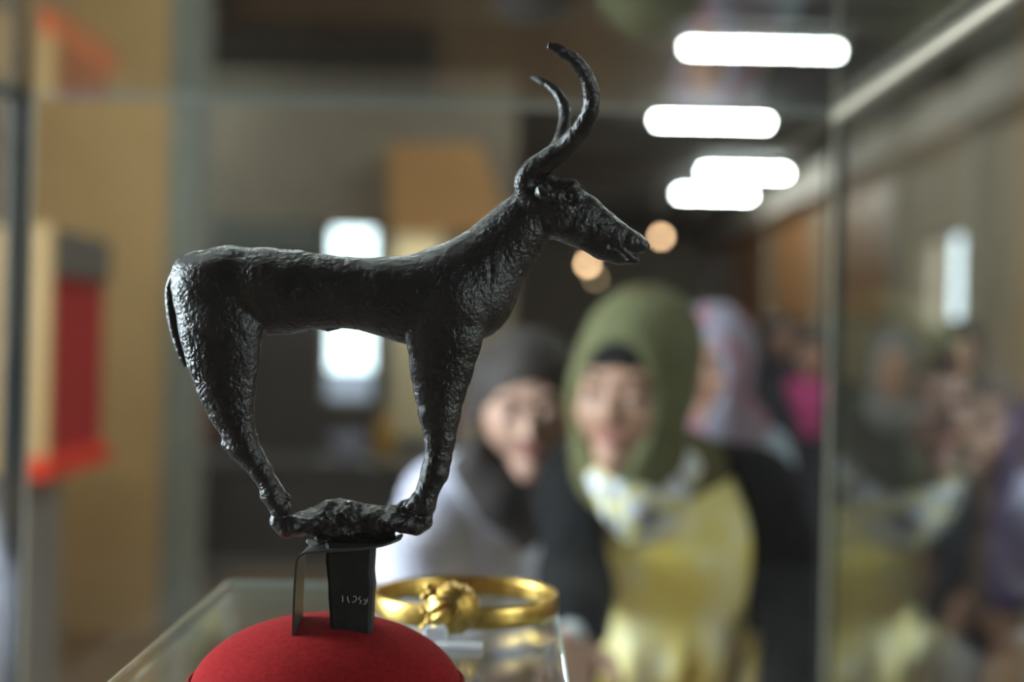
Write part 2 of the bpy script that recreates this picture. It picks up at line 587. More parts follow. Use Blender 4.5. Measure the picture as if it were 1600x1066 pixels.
# slatted wooden bulkhead over the door
bk = bpy.data.objects.new('trim_2', None); COL.objects.link(bk); bk['kind'] = 'structure'
bk['label'] = 'orange slatted wooden bulkhead above the cream door'; bk['category'] = 'bulkhead'
YW = YP - 0.9
bk.location = tuple(P(690, 345, YW))
nb = 6
for i in range(nb):
    t0, t1 = i / nb, (i + 1) / nb - 0.012
    y0, y1 = 225 + 120 * t0, 225 + 120 * t1
    xa = 608
    xb0, xb1 = 752 + 34 * t0, 752 + 34 * t1
    a, b, c, d = P(xa, y0, YW), P(xb0, y0, YW), P(xb1, y1, YW), P(xa, y1, YW)
    dv = Vector((0, 0.88, 0))
    new_obj('slat', [d, c, c + dv, d + dv, a, b, b + dv, a + dv], BOXF, ORANGEWOOD, bk)

cf = P(608, 345, YW); cg = P(786, 345, YW)
box('fascia', (cf.x, YW - 0.03, cf.z - 0.075), (cg.x, YW - 0.002, cf.z + 0.01), ORANGEWOOD, bk)  # added board that hides the glowing lenses behind it
# downlights added under the bulkhead to brighten the door
for px, lab in ((628, 'round downlight added under the bulkhead to brighten the door, bright window side'), (672, 'round downlight added under the bulkhead to brighten the door, side away from the window')):
    c = P(px, 345, YW)
    cc = (c.x, YW + 0.45, c.z)
    t = thing('downlight', (cc[0], cc[1], c.z - 0.03), lab, 'lamp', 'added downlights over the cream door')
    v, f = lathe([(0.06, c.z - 0.028), (0.062, c.z - 0.012), (0.055, c.z - 0.002)], cc, 20)
    new_obj('housing', v, f, mat('lamp_housing', (0.6, 0.6, 0.58), 0.5), t)
    v, f = lathe([(0.048, c.z - 0.034), (0.052, c.z - 0.030), (0.05, c.z - 0.0285)], cc, 20)
    new_obj('lens', v, f, mat('downlight_lens', (1, 1, 1), 0.5, emit=(1.0, 0.93, 0.78), estr=110.0), t)

# right side wall, window 2, cornice, wooden panels
W2Y0, W2Y1 = XR * FPX / 700.0, XR * FPX / 628.0
W2Z0, W2Z1 = CH + 0.18, CH + 1.14
wr = struct(wall_with_hole('wall_right', 'y', XR, 0.3, YB, YF, 0, ZC, [(-2.5, -0.7, 1.6, 3.1), (W2Y0, W2Y1, W2Z0, W2Z1)], BEIGE), 'beige right wall of the hall with windows')
box('cornice', (XR - 0.35, YB, ZC - 0.36), (XR, YF, ZC), mat('cornice_paint', (0.66, 0.57, 0.48), 0.7), wr)
for i in range(4):
    y = 15.2 + i * 3.7
    box('wood_panel', (XR - 0.04, y, 1.85), (XR, y + 3.55, ZC - 0.36), wood('wall_wood', (0.58, 0.28, 0.11), (0.46, 0.21, 0.08), stretch=(1, 1, 4), nscale=1.2), wr)
for y in (8.2, 10.7, 12.4, 15.0, 18.7, 22.4):
    box('pilaster', (XR - 0.09, y, 0), (XR, y + 0.24, ZC - 0.36), mat('pilaster_paint', (0.47, 0.42, 0.32), 0.7), wr)


def window_y(name, x, y0, y1, z0, z1, label, bars):
    w = bpy.data.objects.new(name, None); COL.objects.link(w); w.location = (x, y0, z0); w['kind'] = 'structure'
    w['label'] = label; w['category'] = 'window'
    t = 0.05
    parts = [boxvf((x, y0, z0), (x + 0.06, y0 + t, z1)), boxvf((x, y1 - t, z0), (x + 0.06, y1, z1)),
             boxvf((x, y0, z0), (x + 0.06, y1, z0 + t)), boxvf((x, y0, z1 - t), (x + 0.06, y1, z1))]
    for k in range(bars):
        yy = y0 + (y1 - y0) * (k + 1) / (bars + 1)
        parts.append(boxvf((x, yy - 0.025, z0), (x + 0.06, yy + 0.025, z1)))
    v, f = merge(parts)
    new_obj('window_frame', v, f, mat('brown_window_frame', (0.13, 0.10, 0.08), 0.5), w)
    box('pane', (x + 0.02, y0 + t, z0 + t), (x + 0.028, y1 - t, z1 - t), GLASS, w)
    return w


window_y('window_2', XR + 0.08, W2Y0, W2Y1, W2Z0, W2Z1, 'small bright window in the beige right wall', 1)
window_y('window_fill', XR + 0.12, -2.5, -0.7, 1.6, 3.1, 'unseen window added in the right wall to light the dress', 2)  # added opening, placed to light the yellow dress from the front
window_y('window_4', XL - 0.2, 0.75, 1.75, 1.2, 2.8, 'tall daylight window in the left wall', 2)


# tube lights under the ceiling
def tube_light(cx, y, length, label, group='ceiling tube lights'):
    z = ZC - 0.07
    t = thing('tube_light', (cx, y, z - 0.06), label, 'lamp', group)
    box('housing', (cx - length / 2 - 0.03, y - 0.05, z - 0.02), (cx + length / 2 + 0.03, y + 0.05, z + 0.05), mat('lamp_housing', (0.6, 0.6, 0.58), 0.5), t)
    v, f = tube([(cx - length / 2, y, z - 0.045), (cx + length / 2, y, z - 0.045)], 0.024, 12)
    new_obj('tube', v, f, TUBELIGHT, t, True)
    for e in (-1, 1):
        box('socket', (cx + e * length / 2 - 0.015, y - 0.025, z - 0.075), (cx + e * length / 2 + 0.015, y + 0.025, z - 0.02), mat('lamp_housing', (0.6, 0.6, 0.58), 0.5), t)


for (px, py, ln, lab) in ((1190, 78, 1.15, 'wide white tube light on the dark ceiling, fourth from the brown end wall'), (1112, 190, 1.1, 'white ceiling tube light third from the brown end wall'),
                          (1163, 270, 1.05, 'white ceiling tube light second from the brown end wall, nearer the cornice'), (1116, 304, 1.05, 'small white ceiling tube light nearest to the brown end wall')):
    q = P(px, py, 1.0)
    Y = (ZC - 0.115 - CH) / (q.z - CH)
    tube_light(q.x * Y, Y, ln, lab)
for (cx, y, lab) in ((2.0, 3.6, 'added unseen tube light above the visitors by the right pane'), (2.0, 6.6, 'added unseen tube light above the wooden bench'), (-0.9, 4.4, 'added unseen tube light above the red velvet showcase'), (-3.4, 10.4, 'added unseen tube light of the side hall above the dark plinth'), (-1.15, 1.9, 'added unseen tube light above the person in lavender shirt')):  # unseen tubes, added to brighten the hall and visitors
    tube_light(cx, y, 1.15, lab)


# small warm pendant lamps far down the hall
WARMDIM = mat('warm_bulb_dim', (1, 0.9, 0.7), 0.5, emit=(1.0, 0.66, 0.36), estr=3.5)


def pendant(px, py, Y, label, lamp=WARMBULB):
    c = P(px, py, Y)
    t = thing('pendant_lamp', tuple(c), label, 'lamp', 'warm pendant lamps down the hall')
    v, f = lathe([(0.001, c.z - 0.045), (0.028, c.z - 0.038), (0.045, c.z - 0.01), (0.04, c.z + 0.02), (0.02, c.z + 0.045)], c, 16)
    new_obj('bulb', v, f, lamp, t, True)
    v, f = lathe([(0.022, c.z + 0.045), (0.022, c.z + 0.10), (0.012, c.z + 0.11)], c, 12)
    new_obj('socket', v, f, METAL_DK, t)
    v, f = tube([(c.x, c.y, c.z + 0.10), (c.x, c.y, ZC)], 0.006, 6)
    new_obj('cord', v, f, METAL_DK, t)


pendant(918, 413, 19.0, 'warm pendant bulb hanging in the hall, lower and brighter of the pair')
pendant(931, 436, 22.0, 'dim warm pendant bulb further down the hall, partner of the pair', WARMDIM)
pendant(1033, 370, 20.0, 'warm orange pendant bulb hanging alone near the long cornice')


# ------------------------------------------------------------------ red velvet showcases by the left wall
def red_showcase(x1, y0, y1, label):
    x0 = XL + 0.02
    z0, z1 = CH - 0.47, CH + 0.33
    t = thing('wall_showcase', ((x0 + x1) / 2, (y0 + y1) / 2, 0), label, 'showcase')
    v, f = merge([boxvf((x0, y0 + 0.03, z0), (x1 - 0.06, y1, z0 + 0.05)), boxvf((x0, y0 + 0.03, z1 - 0.05), (x1 - 0.06, y1, z1)),
                  boxvf((x0, y1 - 0.04, z0), (x1 - 0.06, y1, z1)), boxvf((x0, y0 + 0.03, z0), (x0 + 0.04, y1, z1))])
    new_obj('body', v, f, PALEWOOD, t)
    box('front_board', (x0, y0, z0), (x1 - 0.11, y0 + 0.03, z1), PALEWOOD, t, 0.004)
    box('corner_post', (x1 - 0.10, y0 - 0.01, z0), (x1, y0 + 0.03, z1 + 0.01), PALEWOOD, t, 0.006)
    box('header', (x1 - 0.10, y0 + 0.03, z1 - 0.15), (x1, y1, z1), mat('header_brown', (0.09, 0.06, 0.04), 0.6), t, 0.004)
    box('velvet_panel', (x1 - 0.05, y0 + 0.03, z0 + 0.07), (x1 - 0.02, y1 - 0.01, z1 - 0.15), REDVELVET, t)
    box('red_ledge', (x1 - 0.06, y0 - 0.03, z0), (x1 + 0.02, y1 - 0.02, z0 + 0.07), LITRED, t, 0.008)  # brighter red paints in the glow of a lamp inside the case
    box('pedestal', (x0 + 0.05, y0 + 0.10, 0), (x1 - 0.14, y1 - 0.06, z0), mat('grey_pedestal', (0.30, 0.28, 0.26), 0.7), t, 0.01)
    return t


red_showcase(-1.462, 4.50, 5.16, 'wooden wall showcase lined with red velvet in front of the ochre pier')
# a second red panel glimpsed beyond the pilaster
t = thing('red_banner_stand', tuple(Vector((P(300, 600, 8.6).x, 8.6, 0))), 'red upright panel on a dark stand beyond the grey green pilaster', 'panel')
c = P(300, 640, 8.6)
box('panel', (c.x - 0.05, 8.58, P(300, 690, 8.6).z), (c.x + 0.10, 8.62, P(300, 545, 8.6).z), REDVELVET, t, 0.01)
v, f = tube([(c.x - 0.06, 8.56, P(300, 680, 8.6).z), (c.x + 0.06, 8.56, P(300, 680, 8.6).z)], 0.045, 14)
new_obj('roller', v, f, LITRED, t, True)
box('post', (c.x + 0.01, 8.62, 0), (c.x + 0.05, 8.65, P(300, 600, 8.6).z), METAL_DK, t)
box('foot', (c.x - 0.16, 8.46, 0), (c.x + 0.22, 8.78, 0.03), METAL_DK, t)

# dark plinth with an amber vase and a pale lavender bowl, in the side hall
q = P(470, 760, 9.5)
t = thing('display_plinth', (-1.35, 9.6, 0), 'long dark display plinth under the bright window', 'plinth')
box('plinth_body', (-2.30, 9.3, 0), (-0.55, 9.9, 0.62), DARKPANEL, t, 0.01)
box('plinth_top', (-2.33, 9.27, 0.62), (-0.52, 9.93, 0.66), mat('plinth_top_grey', (0.13, 0.12, 0.12), 0.35), t, 0.006)
c = P(600, 740, 9.6)
hb = 0.66
v, f = lathe([(0.05, hb), (0.055, hb + 0.01), (0.03, hb + 0.03), (0.075, hb + 0.12), (0.08, hb + 0.19), (0.05, hb + 0.26), (0.03, hb + 0.30), (0.045, hb + 0.34)], (c.x, 9.6), 20)
tag(new_obj('amber_vase', v, f, mat('amber_glaze', (0.55, 0.30, 0.06), 0.3), None, True), 'slim amber vase standing on the dark plinth', 'vase')
c = P(545, 672, 9.6)
v, f = lathe([(0.05, hb), (0.055, hb + 0.02), (0.10, hb + 0.08), (0.14, hb + 0.16), (0.13, hb + 0.16), (0.09, hb + 0.08)], (c.x, 9.6), 20)
tag(new_obj('pale_bowl', v, f, mat('lavender_glaze', (0.42, 0.40, 0.55), 0.3), None, True), 'pale lavender bowl standing on the dark plinth', 'bowl')

# bench by the right wall
t = thing('wooden_bench', (1.75, 7.6, 0), 'tan wooden bench behind the visitor in pink scarf', 'bench')
box('seat', (1.25, 7.45, 0.42), (2.35, 7.9, 0.48), PALEWOOD, t, 0.01)
box('backrest', (1.25, 7.86, 0.5), (2.35, 7.9, 0.85), PALEWOOD, t, 0.01)
for x in (1.30, 2.24):
    for y in (7.48, 7.82):
        box('leg', (x, y, 0), (x + 0.06, y + 0.06, 0.42), PALEWOOD, t)

# ------------------------------------------------------------------ the big glass showcase
GX0, GX1 = -0.574, 0.381
GY0, GY1 = 0.34, 1.66
GT = CH + 0.269
GB = CH - 0.46
TH = 0.008
sc_ = thing('glass_showcase', ((GX0 + GX1) / 2, (GY0 + GY1) / 2, 0), 'large frameless glass showcase enclosing the bronze goat', 'showcase')
box('plinth', (GX0 - 0.02, GY0 - 0.02, 0), (GX1 + 0.02, GY1 + 0.02, GB - 0.02), mat('plinth_brown', (0.16, 0.12, 0.09), 0.5), sc_, 0.004)
box('deck', (GX0 - 0.02, GY0 - 0.02, GB - 0.02), (GX1 + 0.02, GY1 + 0.02, GB), mat('deck_grey', (0.14, 0.13, 0.12), 0.7), sc_)
e = 0.0005
for lo, hi, lab in (((GX0 + TH + e, GY0, GB), (GX1 - TH - e, GY0 + TH, GT), 'clear front pane'),
                    ((GX0 + TH + e, GY1 - TH, GB), (GX1 - TH - e, GY1, GT), 'clear rear pane'),
                    ((GX0, GY0, GB), (GX0 + TH, GY1, GT), 'clear left pane'),
                    ((GX1 - TH, GY0, GB), (GX1, GY1, GT), 'clear right pane'),
                    ((GX0, GY0, GT + e), (GX1, GY1, GT + TH), 'clear glass lid')):
    box('pane', lo, hi, GLASS, sc_)['label'] = lab
# corner joints and edge strips
box('corner_strip', (GX0 - 0.012, GY1 - 0.020, GB), (GX0 + 0.0085, GY1 + 0.004, GT + TH), FRAME_DK, sc_, 0.002)['label'] = 'dark corner strip'
box('corner_strip', (GX0 + 0.0085, GY1 - 0.003, GB), (GX0 + 0.011, GY1 + 0.004, GT), BEIGE_EDGE, sc_)
for dx, w, mm in ((0.0, 0.006, SEAM), (-0.009, 0.0015, BEIGE_EDGE), (0.0065, 0.006, FRAME_DK), (-0.0145, 0.004, SEAM)):
    box('corner_strip', (GX1 + dx - w, GY1 + 0.0005, GB), (GX1 + dx, GY1 + 0.004, GT), mm, sc_)
box('edge_strip', (GX1 - TH - 0.008, GY0 + 0.01, GT - 0.006), (GX1 - TH - 0.0005, GY1 - 0.01, GT), BEIGE_EDGE, sc_, 0.002)['label'] = 'beige strip painted as the lit glass edge of the lid'  # beige colour paints in the light on the polished glass edge
box('edge_strip', (GX1 + 0.0022, GY0, GT - 0.004), (GX1 + 0.004, GY1, GT + TH + 0.003), SEAM, sc_)
box('edge_strip', (GX0 - 0.004, GY0, GT - 0.006), (GX0 - 0.0005, GY1 - 0.02, GT + TH + 0.002), FRAME_DK, sc_)
box('edge_strip', (GX0 + 0.014, GY1 + 0.0005, GT + 0.001), (GX1 - 0.014, GY1 + 0.002, GT + TH), mat('polished_edge', (0.42, 0.42, 0.37), 0.3), sc_)

# acrylic riser on which the exhibits stand
ZR = CH - 0.163
RX0, RX1, RY0, RY1 = -0.185, 0.030, 0.555, 0.95
rs = thing('acrylic_riser', ((RX0 + RX1) / 2, (RY0 + RY1) / 2, GB), 'clear acrylic riser box under the goat mount and bracelet', 'riser')
a = 0.005
o = box('top_plate', (RX0, RY0, ZR - 0.007), (RX1, RY1, ZR), ACRYL, rs, 0.0015)
box('side_plate', (RX0, RY0, GB), (RX0 + a, RY1, ZR - 0.0072), ACRYL, rs)
box('side_plate', (RX1 - a, RY0, GB), (RX1, RY1, ZR - 0.0072), ACRYL, rs)
box('side_plate', (RX0 + a + e, RY1 - a, GB), (RX1 - a - e, RY1, ZR - 0.0072), ACRYL, rs)
EDGE = mat('acrylic_edge', (0.52, 0.60, 0.57), 0.25, spec=0.8)  # pale colour paints in highlights along the polished edges
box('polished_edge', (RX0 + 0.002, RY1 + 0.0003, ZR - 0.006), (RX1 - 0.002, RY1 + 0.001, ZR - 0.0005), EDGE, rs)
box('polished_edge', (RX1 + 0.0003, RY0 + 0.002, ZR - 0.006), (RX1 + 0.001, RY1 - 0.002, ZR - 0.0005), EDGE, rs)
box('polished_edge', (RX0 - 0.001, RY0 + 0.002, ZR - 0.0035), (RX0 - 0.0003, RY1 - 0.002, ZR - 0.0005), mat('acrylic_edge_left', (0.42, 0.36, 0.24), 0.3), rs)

# ------------------------------------------------------------------ the bronze goat
YC = 0.660
PX = YC / FPX       # one photo pixel at the statuette


def G(px, py, lat=0.0):
    return P(px, py, YC + lat * PX)


base_pt = G(548, 978)
goat = thing('goat_statuette', tuple(base_pt), 'dark cast bronze horned goat statuette on its base bar', 'statuette')


def goat_body():
    lo = G(235, 880, -110); hi = G(1035, 230, 110)
    F = Field((lo.x, YC - 0.034, lo.z), (hi.x, YC + 0.036, hi.z), 0.00058)

    def ch(pts, k=6):
        F.chain([(G(p[0], p[1], p[2]), p[3] * PX, p[4]) for p in pts], k * PX)
    # trunk
    ch([(312, 441, 0, 50, .72), (355, 447, 0, 61, .78), (415, 454, 0, 65, .86), (460, 455, 0, 62, .92), (505, 456, 0, 56, 1.0), (550, 458, 0, 54, 1.02), (600, 463, 0, 59, .98), (640, 468, 0, 67, .90), (705, 462, 0, 79, .76)], 10)
    ch([(705, 462, 0, 79, .76), (736, 466, 0, 66, .78)], 10)
    # neck
    ch([(705, 462, 0, 76, .76), (735, 447, 0, 71, .72), (752, 425, 0, 65, .70), (784, 389, 0, 54, .70), (812, 357, 0, 47, .74), (836, 332, 0, 42, .80)], 8)
    # head
    ch([(840, 320, 0, 40, .84), (850, 318, 0, 44, .84), (875, 328, 0, 45, .84), (905, 344, 0, 41, .80), (935, 361, 0, 34, .80), (960, 372, 0, 27, .84), (985, 379, 0, 18, 1.0), (1004, 384, 0, 11, 1.3)], 6)
    ch([(905, 368, 0, 18, 1.2), (940, 387, 0, 19, 1.1), (968, 397, 0, 17, 1.1), (990, 405, 0, 9.5, 1.4)], 3)
    for s in (-1, 1):
        # haunch and hind leg
        ch([(330, 462, s * 26, 60, .52), (345, 515, s * 30, 62, .50), (349, 560, s * 32, 55, .50), (354, 605, s * 33, 44, .52), (361, 642, s * 33, 33, .62), (374, 680, s * 33, 25, .75), (380, 697, s * 33, 24, .78), (394, 716, s * 33, 19, .85), (408, 736, s * 33, 16.5, .95), (421, 759, s * 33, 15, 1.0), (427, 773, s * 33, 17, 1.0), (432, 785, s * 33, 14, 1.0), (437, 797, s * 33, 15, 1.0)], 6)
        ch([(350, 694, s * 33, 5, 1.2), (370, 705, s * 33, 9, 1.2)], 6)
        ch([(412, 777, s * 33, 5, 1.6), (424, 774, s * 33, 12, 1.2)], 4)
        ch([(433, 793, s * 33, 11, 1.3), (442, 794, s * 33, 13, 1.2)], 1.5)
        ch([(434, 815, s * 33, 13, 1.2), (448, 824, s * 33, 17, 1.0), (458, 822, s * 33, 16, 1.0)], 1.5)
        ch([(444, 774, s * 33, 6, 1.2), (452, 778, s * 33, 4.5, 1.2)], 4)
        # shoulder and fore leg
        ch([(722, 430, s * 24, 40, .62), (702, 474, s * 34, 62, .48), (694, 528, s * 35, 58, .48), (690, 575, s * 34, 49, .54), (687.5, 608, s * 33, 40, .62), (687, 646, s * 32, 32.5, .72), (687, 687, s * 31, 24.5, .85), (685, 713, s * 31, 21, .95), (679.5, 738, s * 31, 21.5, .95), (668, 768, s * 31, 17.5, 1.05), (662, 790, s * 31, 19, 1.0)], 2.6)
        ch([(640, 792, s * 31, 7, 1.4), (652, 782, s * 31, 13, 1.2)], 3)
        ch([(627, 826, s * 31, 8, 1.5), (650, 822, s * 31, 15, 1.2), (663, 816, s * 31, 13, 1.2)], 1.5)
        ch([(664, 803, s * 31, 9, 1.4), (670, 806, s * 31, 6, 1.4)], 2)
        # brow and cheek
        ch([(876, 288, s * 25, 9, 1.0), (893, 292, s * 25, 11, 1.0), (906, 303, s * 22, 7, 1.0)], 5)
        ch([(868, 352, s * 20, 16, 1.0), (900, 360, s * 18, 14, 1.0)], 10)
        # lips
    ch([(984, 374, 0, 14, 1.3), (1002, 384, 0, 12, 1.3)], 4)
    # sheath and teat under the belly
    ch([(424, 510, 0, 14, 1.2), (450, 512, 0, 9, 1.2), (477, 508, 0, 7, 1.2)], 5)
    ch([(505, 508, 0, 8, 1.2), (513, 513, 0, 5, 1.2), (526, 510, 0, 6, 1.2)], 4)

    def cut(pts, r, k=2):
        F.chain([(G(p[0], p[1], p[2]), r * PX, 1.0) for p in pts], k * PX, 'cut')
    for s in (-1, 1):
        cut([(884, 305, s * 42), (895, 310, s * 38)], 10.5, 3)                                       # eye socket
        cut([(930, 377, s * 27), (952, 383, s * 23), (972, 394, s * 19), (984, 407, s * 14), (992, 418, s * 8)], 2.6)   # mouth line
        cut([(826, 348, s * 40), (846, 362, s * 38), (868, 370, s * 30)], 2.2, 3)                     # cheek fold
        cut([(766, 408, s * 46), (768, 450, s * 52), (766, 500, s * 53), (758, 540, s * 50)], 2.6, 4)  # shoulder line
        cut([(640, 800, s * 46), (668, 797, s * 51), (684, 798, s * 46)], 2.0)                         # pastern
        cut([(655, 756, s * 48), (672, 750, s * 52), (696, 762, s * 48)], 1.6)
    cut([(1020, 402, -30), (1020, 402, 30)], 7, 2)
    cut([(1008, 399, -30), (1008, 399, 30)], 3.5, 2)
    cut([(1000, 397.5, -30), (1000, 397.5, 30)], 1.8, 2)
    V, Q = F.mesh()
    V = relax(V, Q, 1, 0.4)
    N = normals(V, Q)
    n = vnoise(V, 120, 1) * 0.00018 + vnoise(V, 420, 2) * 0.00012 + vnoise(V, 800, 3) * 0.00011
    return V + N * n[:, None], Q


V, Q = goat_body()
gb = new_obj('body', V, Q, BRONZE, goat, True)


def horn(name, pts, lats, rad):
    pts3 = [tuple(p) + (l, r) for p, l, r in zip(pts, lats, rad)]
    pr = catmull(pts3, 8)
    path = [P(p[0], p[1], YC + p[2] * PX) for p in pr]
    radii = [p[3] * PX for p in pr]
    v, f = tube(path, radii, 26)
    vv = np.array([tuple(x) for x in v])
    ce = np.repeat(np.array([tuple(x) for x in path]), 26, axis=0)
    d = vv - ce
    d /= np.linalg.norm(d, axis=1)[:, None] + 1e-9
    vv = vv + d * (vnoise(vv, 260, 4) * 0.00040 + vnoise(vv, 600, 5) * 0.00022)[:, None]
    return new_obj(name, vv, f, BRONZE, goat, True)


horn('horn', [(838, 318), (822, 292), (832, 268), (860, 249), (888, 226), (908, 202), (921, 178), (924, 152), (918, 124), (903, 100), (880, 82), (856, 70)],
     [-16, -20, -24, -30, -40, -50, -58, -66, -74, -84, -92, -98], [18, 19.5, 19.5, 18, 16.5, 15.5, 14.2, 13, 11.8, 10.4, 8.6, 5.5])
horn('horn', [(842, 318), (832, 296), (838, 275), (852, 258), (868, 236), (878, 214), (883, 188), (881, 166), (871, 147), (853, 131), (830, 121)],
     [16, 20, 26, 34, 46, 60, 76, 88, 98, 110, 120], [18, 18, 17, 15.5, 13.5, 11.5, 10.5, 9.5, 8.4, 6.8, 3.2])


def ear(s):
    pts = [G(838, 300, s * 30), G(862, 310, s * 56)]
    F = field_for(pts, 0.010, 0.0006)
    F.chain([(G(842, 300, s * 32), 9 * PX), (G(850, 300, s * 46), 13 * PX), (G(857, 306, s * 50), 11 * PX)], 4 * PX)
    F.chain([(G(846, 296, s * 60), 4 * PX), (G(855, 304, s * 63), 4 * PX)], 3 * PX, 'cut')
    V, Q = F.mesh()
    N = normals(V, Q)
    return new_obj('ear', V + N * (vnoise(V, 500, 6) * 0.0003)[:, None], Q, BRONZE, goat, True)


ear(-1); ear(1)
for s in (-1, 1):
    F = field_for([G(889, 303, s * 30)], 0.006, 0.0005)
    F.cone(G(888, 306, s * 28), G(890, 307, s * 28), 6 * PX, 6 * PX, 0, 1.0)
    V, Q = F.mesh()
    new_obj('eye', V, Q, BRONZE, goat, True)

# tail ridge
tp = catmull([(305, 396, 5), (282, 412, 7), (267, 436, 8.5), (262, 466, 9), (268, 510, 8.5), (277, 545, 7), (288, 572, 5)], 6)
v, f = tube([G(p[0] + 4, p[1], 0) for p in tp], [p[2] * PX for p in tp], 14)
vv = np.array([tuple(x) for x in v]); vv = vv + np.stack([vnoise(vv, 500, 7 + i) for i in range(3)], 1) * 0.00025
new_obj('tail', vv, f, BRONZE, goat, True)


def base_bar():
    F = Field(tuple(np.array(G(425, 865, 0)) - np.array([0, 0.026, 0])), tuple(np.array(G(690, 765, 0)) + np.array([0, 0.026, 0])), 0.0006)
    F.chain([(G(446, 822, 0), 13 * PX, 2.6), (G(490, 816, 0), 19 * PX, 1.8), (G(512, 812, 0), 25 * PX, 1.3), (G(540, 815, 0), 33 * PX, 1.05), (G(580, 818, 0), 29 * PX, 1.1), (G(615, 812, 0), 20 * PX, 1.5), (G(650, 812, 0), 11 * PX, 3.0)], 5 * PX)
    F.chain([(G(486, 798, 0), 5 * PX, 2.0), (G(512, 791, 0), 7 * PX, 2.0), (G(534, 787, 0), 6 * PX, 2.0)], 3 * PX)
    F.chain([(G(500, 843, 0), 7 * PX, 2.4), (G(560, 846, 0), 6 * PX, 2.6), (G(612, 838, 0), 6 * PX, 2.4)], 6 * PX)
    F.chain([(G(620, 800, 0), 9 * PX, 1.4), (G(646, 784, 4), 8 * PX, 1.4)], 4 * PX)
    rnd = random.Random(5)
    for (x, y, r) in ((497, 803, 6), (532, 812, 8), (556, 806, 6), (566, 822, 7), (545, 828, 6), (590, 806, 6), (604, 826, 6), (520, 828, 6)):
        z = G(x, y, -36)
        F.cone(z, G(x + rnd.uniform(-8, 8), y + rnd.uniform(-6, 6), -36), (r + 2.5) * PX, (r + 1) * PX, 1.5 * PX, 1.0, 'cut')
    F.chain([(G(508, 800, -32), 3.5 * PX), (G(512, 820, -34), 3 * PX), (G(505, 834, -30), 3 * PX)], 2 * PX, 'cut')
    F.chain([(G(586, 792, -24), 2 * PX), (G(612, 802, -27), 2 * PX)], 2 * PX, 'cut')
    V, Q = F.mesh()
    V = relax(V, Q, 1, 0.3)
    N = normals(V, Q)
    n = vnoise(V, 170, 8) * 0.0009 + vnoise(V, 420, 9) * 0.0006 + vnoise(V, 900, 10) * 0.0002
    return new_obj('base_bar', V + N * n[:, None], Q, BRONZE, goat, True)


base_bar()
# square tang below the bar
TANG = mat('tang_bronze', (0.006, 0.0055, 0.005), 0.6, metal=0.0, col2=(0.012, 0.011, 0.010), nscale=90, bump=(260, 0.35, 0.001), spec=0.3)
rows = [(511, 587, 846), (513, 586, 858), (512, 585, 875), (514, 584, 892), (516, 586, 914), (516, 584.5, 930), (518, 583.5, 955), (519, 583, 976), (520, 583, 992)]
vs, fs = [], []
hd = 0.0085
for (xa, xb, y) in rows:
    A, B = G(xa, y, 0), G(xb, y, 0)
    bv = 0.0016
    for (x, dy) in ((A.x, -hd + bv), (A.x + bv, -hd), (B.x - bv, -hd), (B.x, -hd + bv), (B.x, hd - bv), (B.x - bv, hd), (A.x + bv, hd), (A.x, hd - bv)):
        vs.append((x, YC + dy, (A.z + B.z) / 2))
n = len(rows)
for i in range(n - 1):
    for k in range(8):
        k2 = (k + 1) % 8
        fs.append((i * 8 + k, (i + 1) * 8 + k, (i + 1) * 8 + k2, i * 8 + k2))
fs.append(tuple(range(8))); fs.append(tuple(reversed(range((n - 1) * 8, n * 8))))
tang = new_obj('tang', vs, fs, TANG, goat)
# painted inventory number, strokes as on the tang
yf = YC - hd - 0.00015
strokes = [[(535, 931), (535.6, 936), (535.4, 941)], [(543, 932), (543.6, 938), (545.5, 942)],
           [(552, 932.5), (555.5, 932), (557.3, 934.8), (555.8, 939), (552.5, 941.3), (550.5, 940.5)],
           [(562.8, 932), (560, 937), (564.5, 938.5), (562.3, 944)],
           [(569.5, 936), (570, 939.5), (573.5, 939.5), (574, 935.5), (573.4, 940), (571, 943.5), (568, 944.6)]]
parts = []
for st in strokes:
    parts.append(tube([P(a_, b_, yf) for a_, b_ in st], 0.00020, 6))
v, f = merge(parts)
num = new_obj('inventory_number', v, f, mat('pale_ink', (0.50, 0.45, 0.40), 0.8), tang)
num['label'] = 'pale handwritten number'
num['kind'] = 'stuff'

# bent metal support strip
vs, fs = [], []
prof = catmull([(628, 838.5, 0), (600, 847, 0), (560, 852, 0), (520, 854.5, 0), (492, 856.5, 0), (480, 859, 0), (472, 868, 0), (469.5, 885, 0), (467, 930, 0), (465.5, 992, 0)], 4)
ya, yb = YC - 0.015, YC + 0.012
tk = 0.0010
pw = [P(p[0], p[1], YC) for p in prof]
for i, p in enumerate(pw):
    t_ = (pw[min(i + 1, len(pw) - 1)] - pw[max(i - 1, 0)]).normalized()
    nn = Vector((t_.z, 0, -t_.x)) * tk * 0.5
    w = 1.0 if i > 8 else 0.55 + 0.45 * (i / 8.0) ** 0.5
    for y, sg in ((YC - 0.015 * w, 1), (YC + 0.012 * w, 1), (YC + 0.012 * w, -1), (YC - 0.015 * w, -1)):
        q = p + nn * sg
        vs.append((q.x, y, q.z))
n = len(pw)
for i in range(n - 1):
    for k in range(4):
        k2 = (k + 1) % 4
        fs.append((i * 4 + k, i * 4 + k2, (i + 1) * 4 + k2, (i + 1) * 4 + k))
fs.append((3, 2, 1, 0)); fs.append(tuple(range((n - 1) * 4, n * 4)))
tag(new_obj('support_bracket', vs, fs, mat('strip_steel', (0.075, 0.07, 0.066), 0.5, metal=0.7, bump=(200, 0.15, 0.0006)), None), 'thin bent metal strip bracing the goat base above the red dome', 'bracket')
c = G(494, 846, -10)
F = field_for([c], 0.012, 0.0006)
F.chain([(G(482, 846, -14), 4 * PX), (G(490, 849, -10), 6 * PX), (G(507, 845, -8), 6.5 * PX)], 3 * PX)
V, Q = F.mesh()
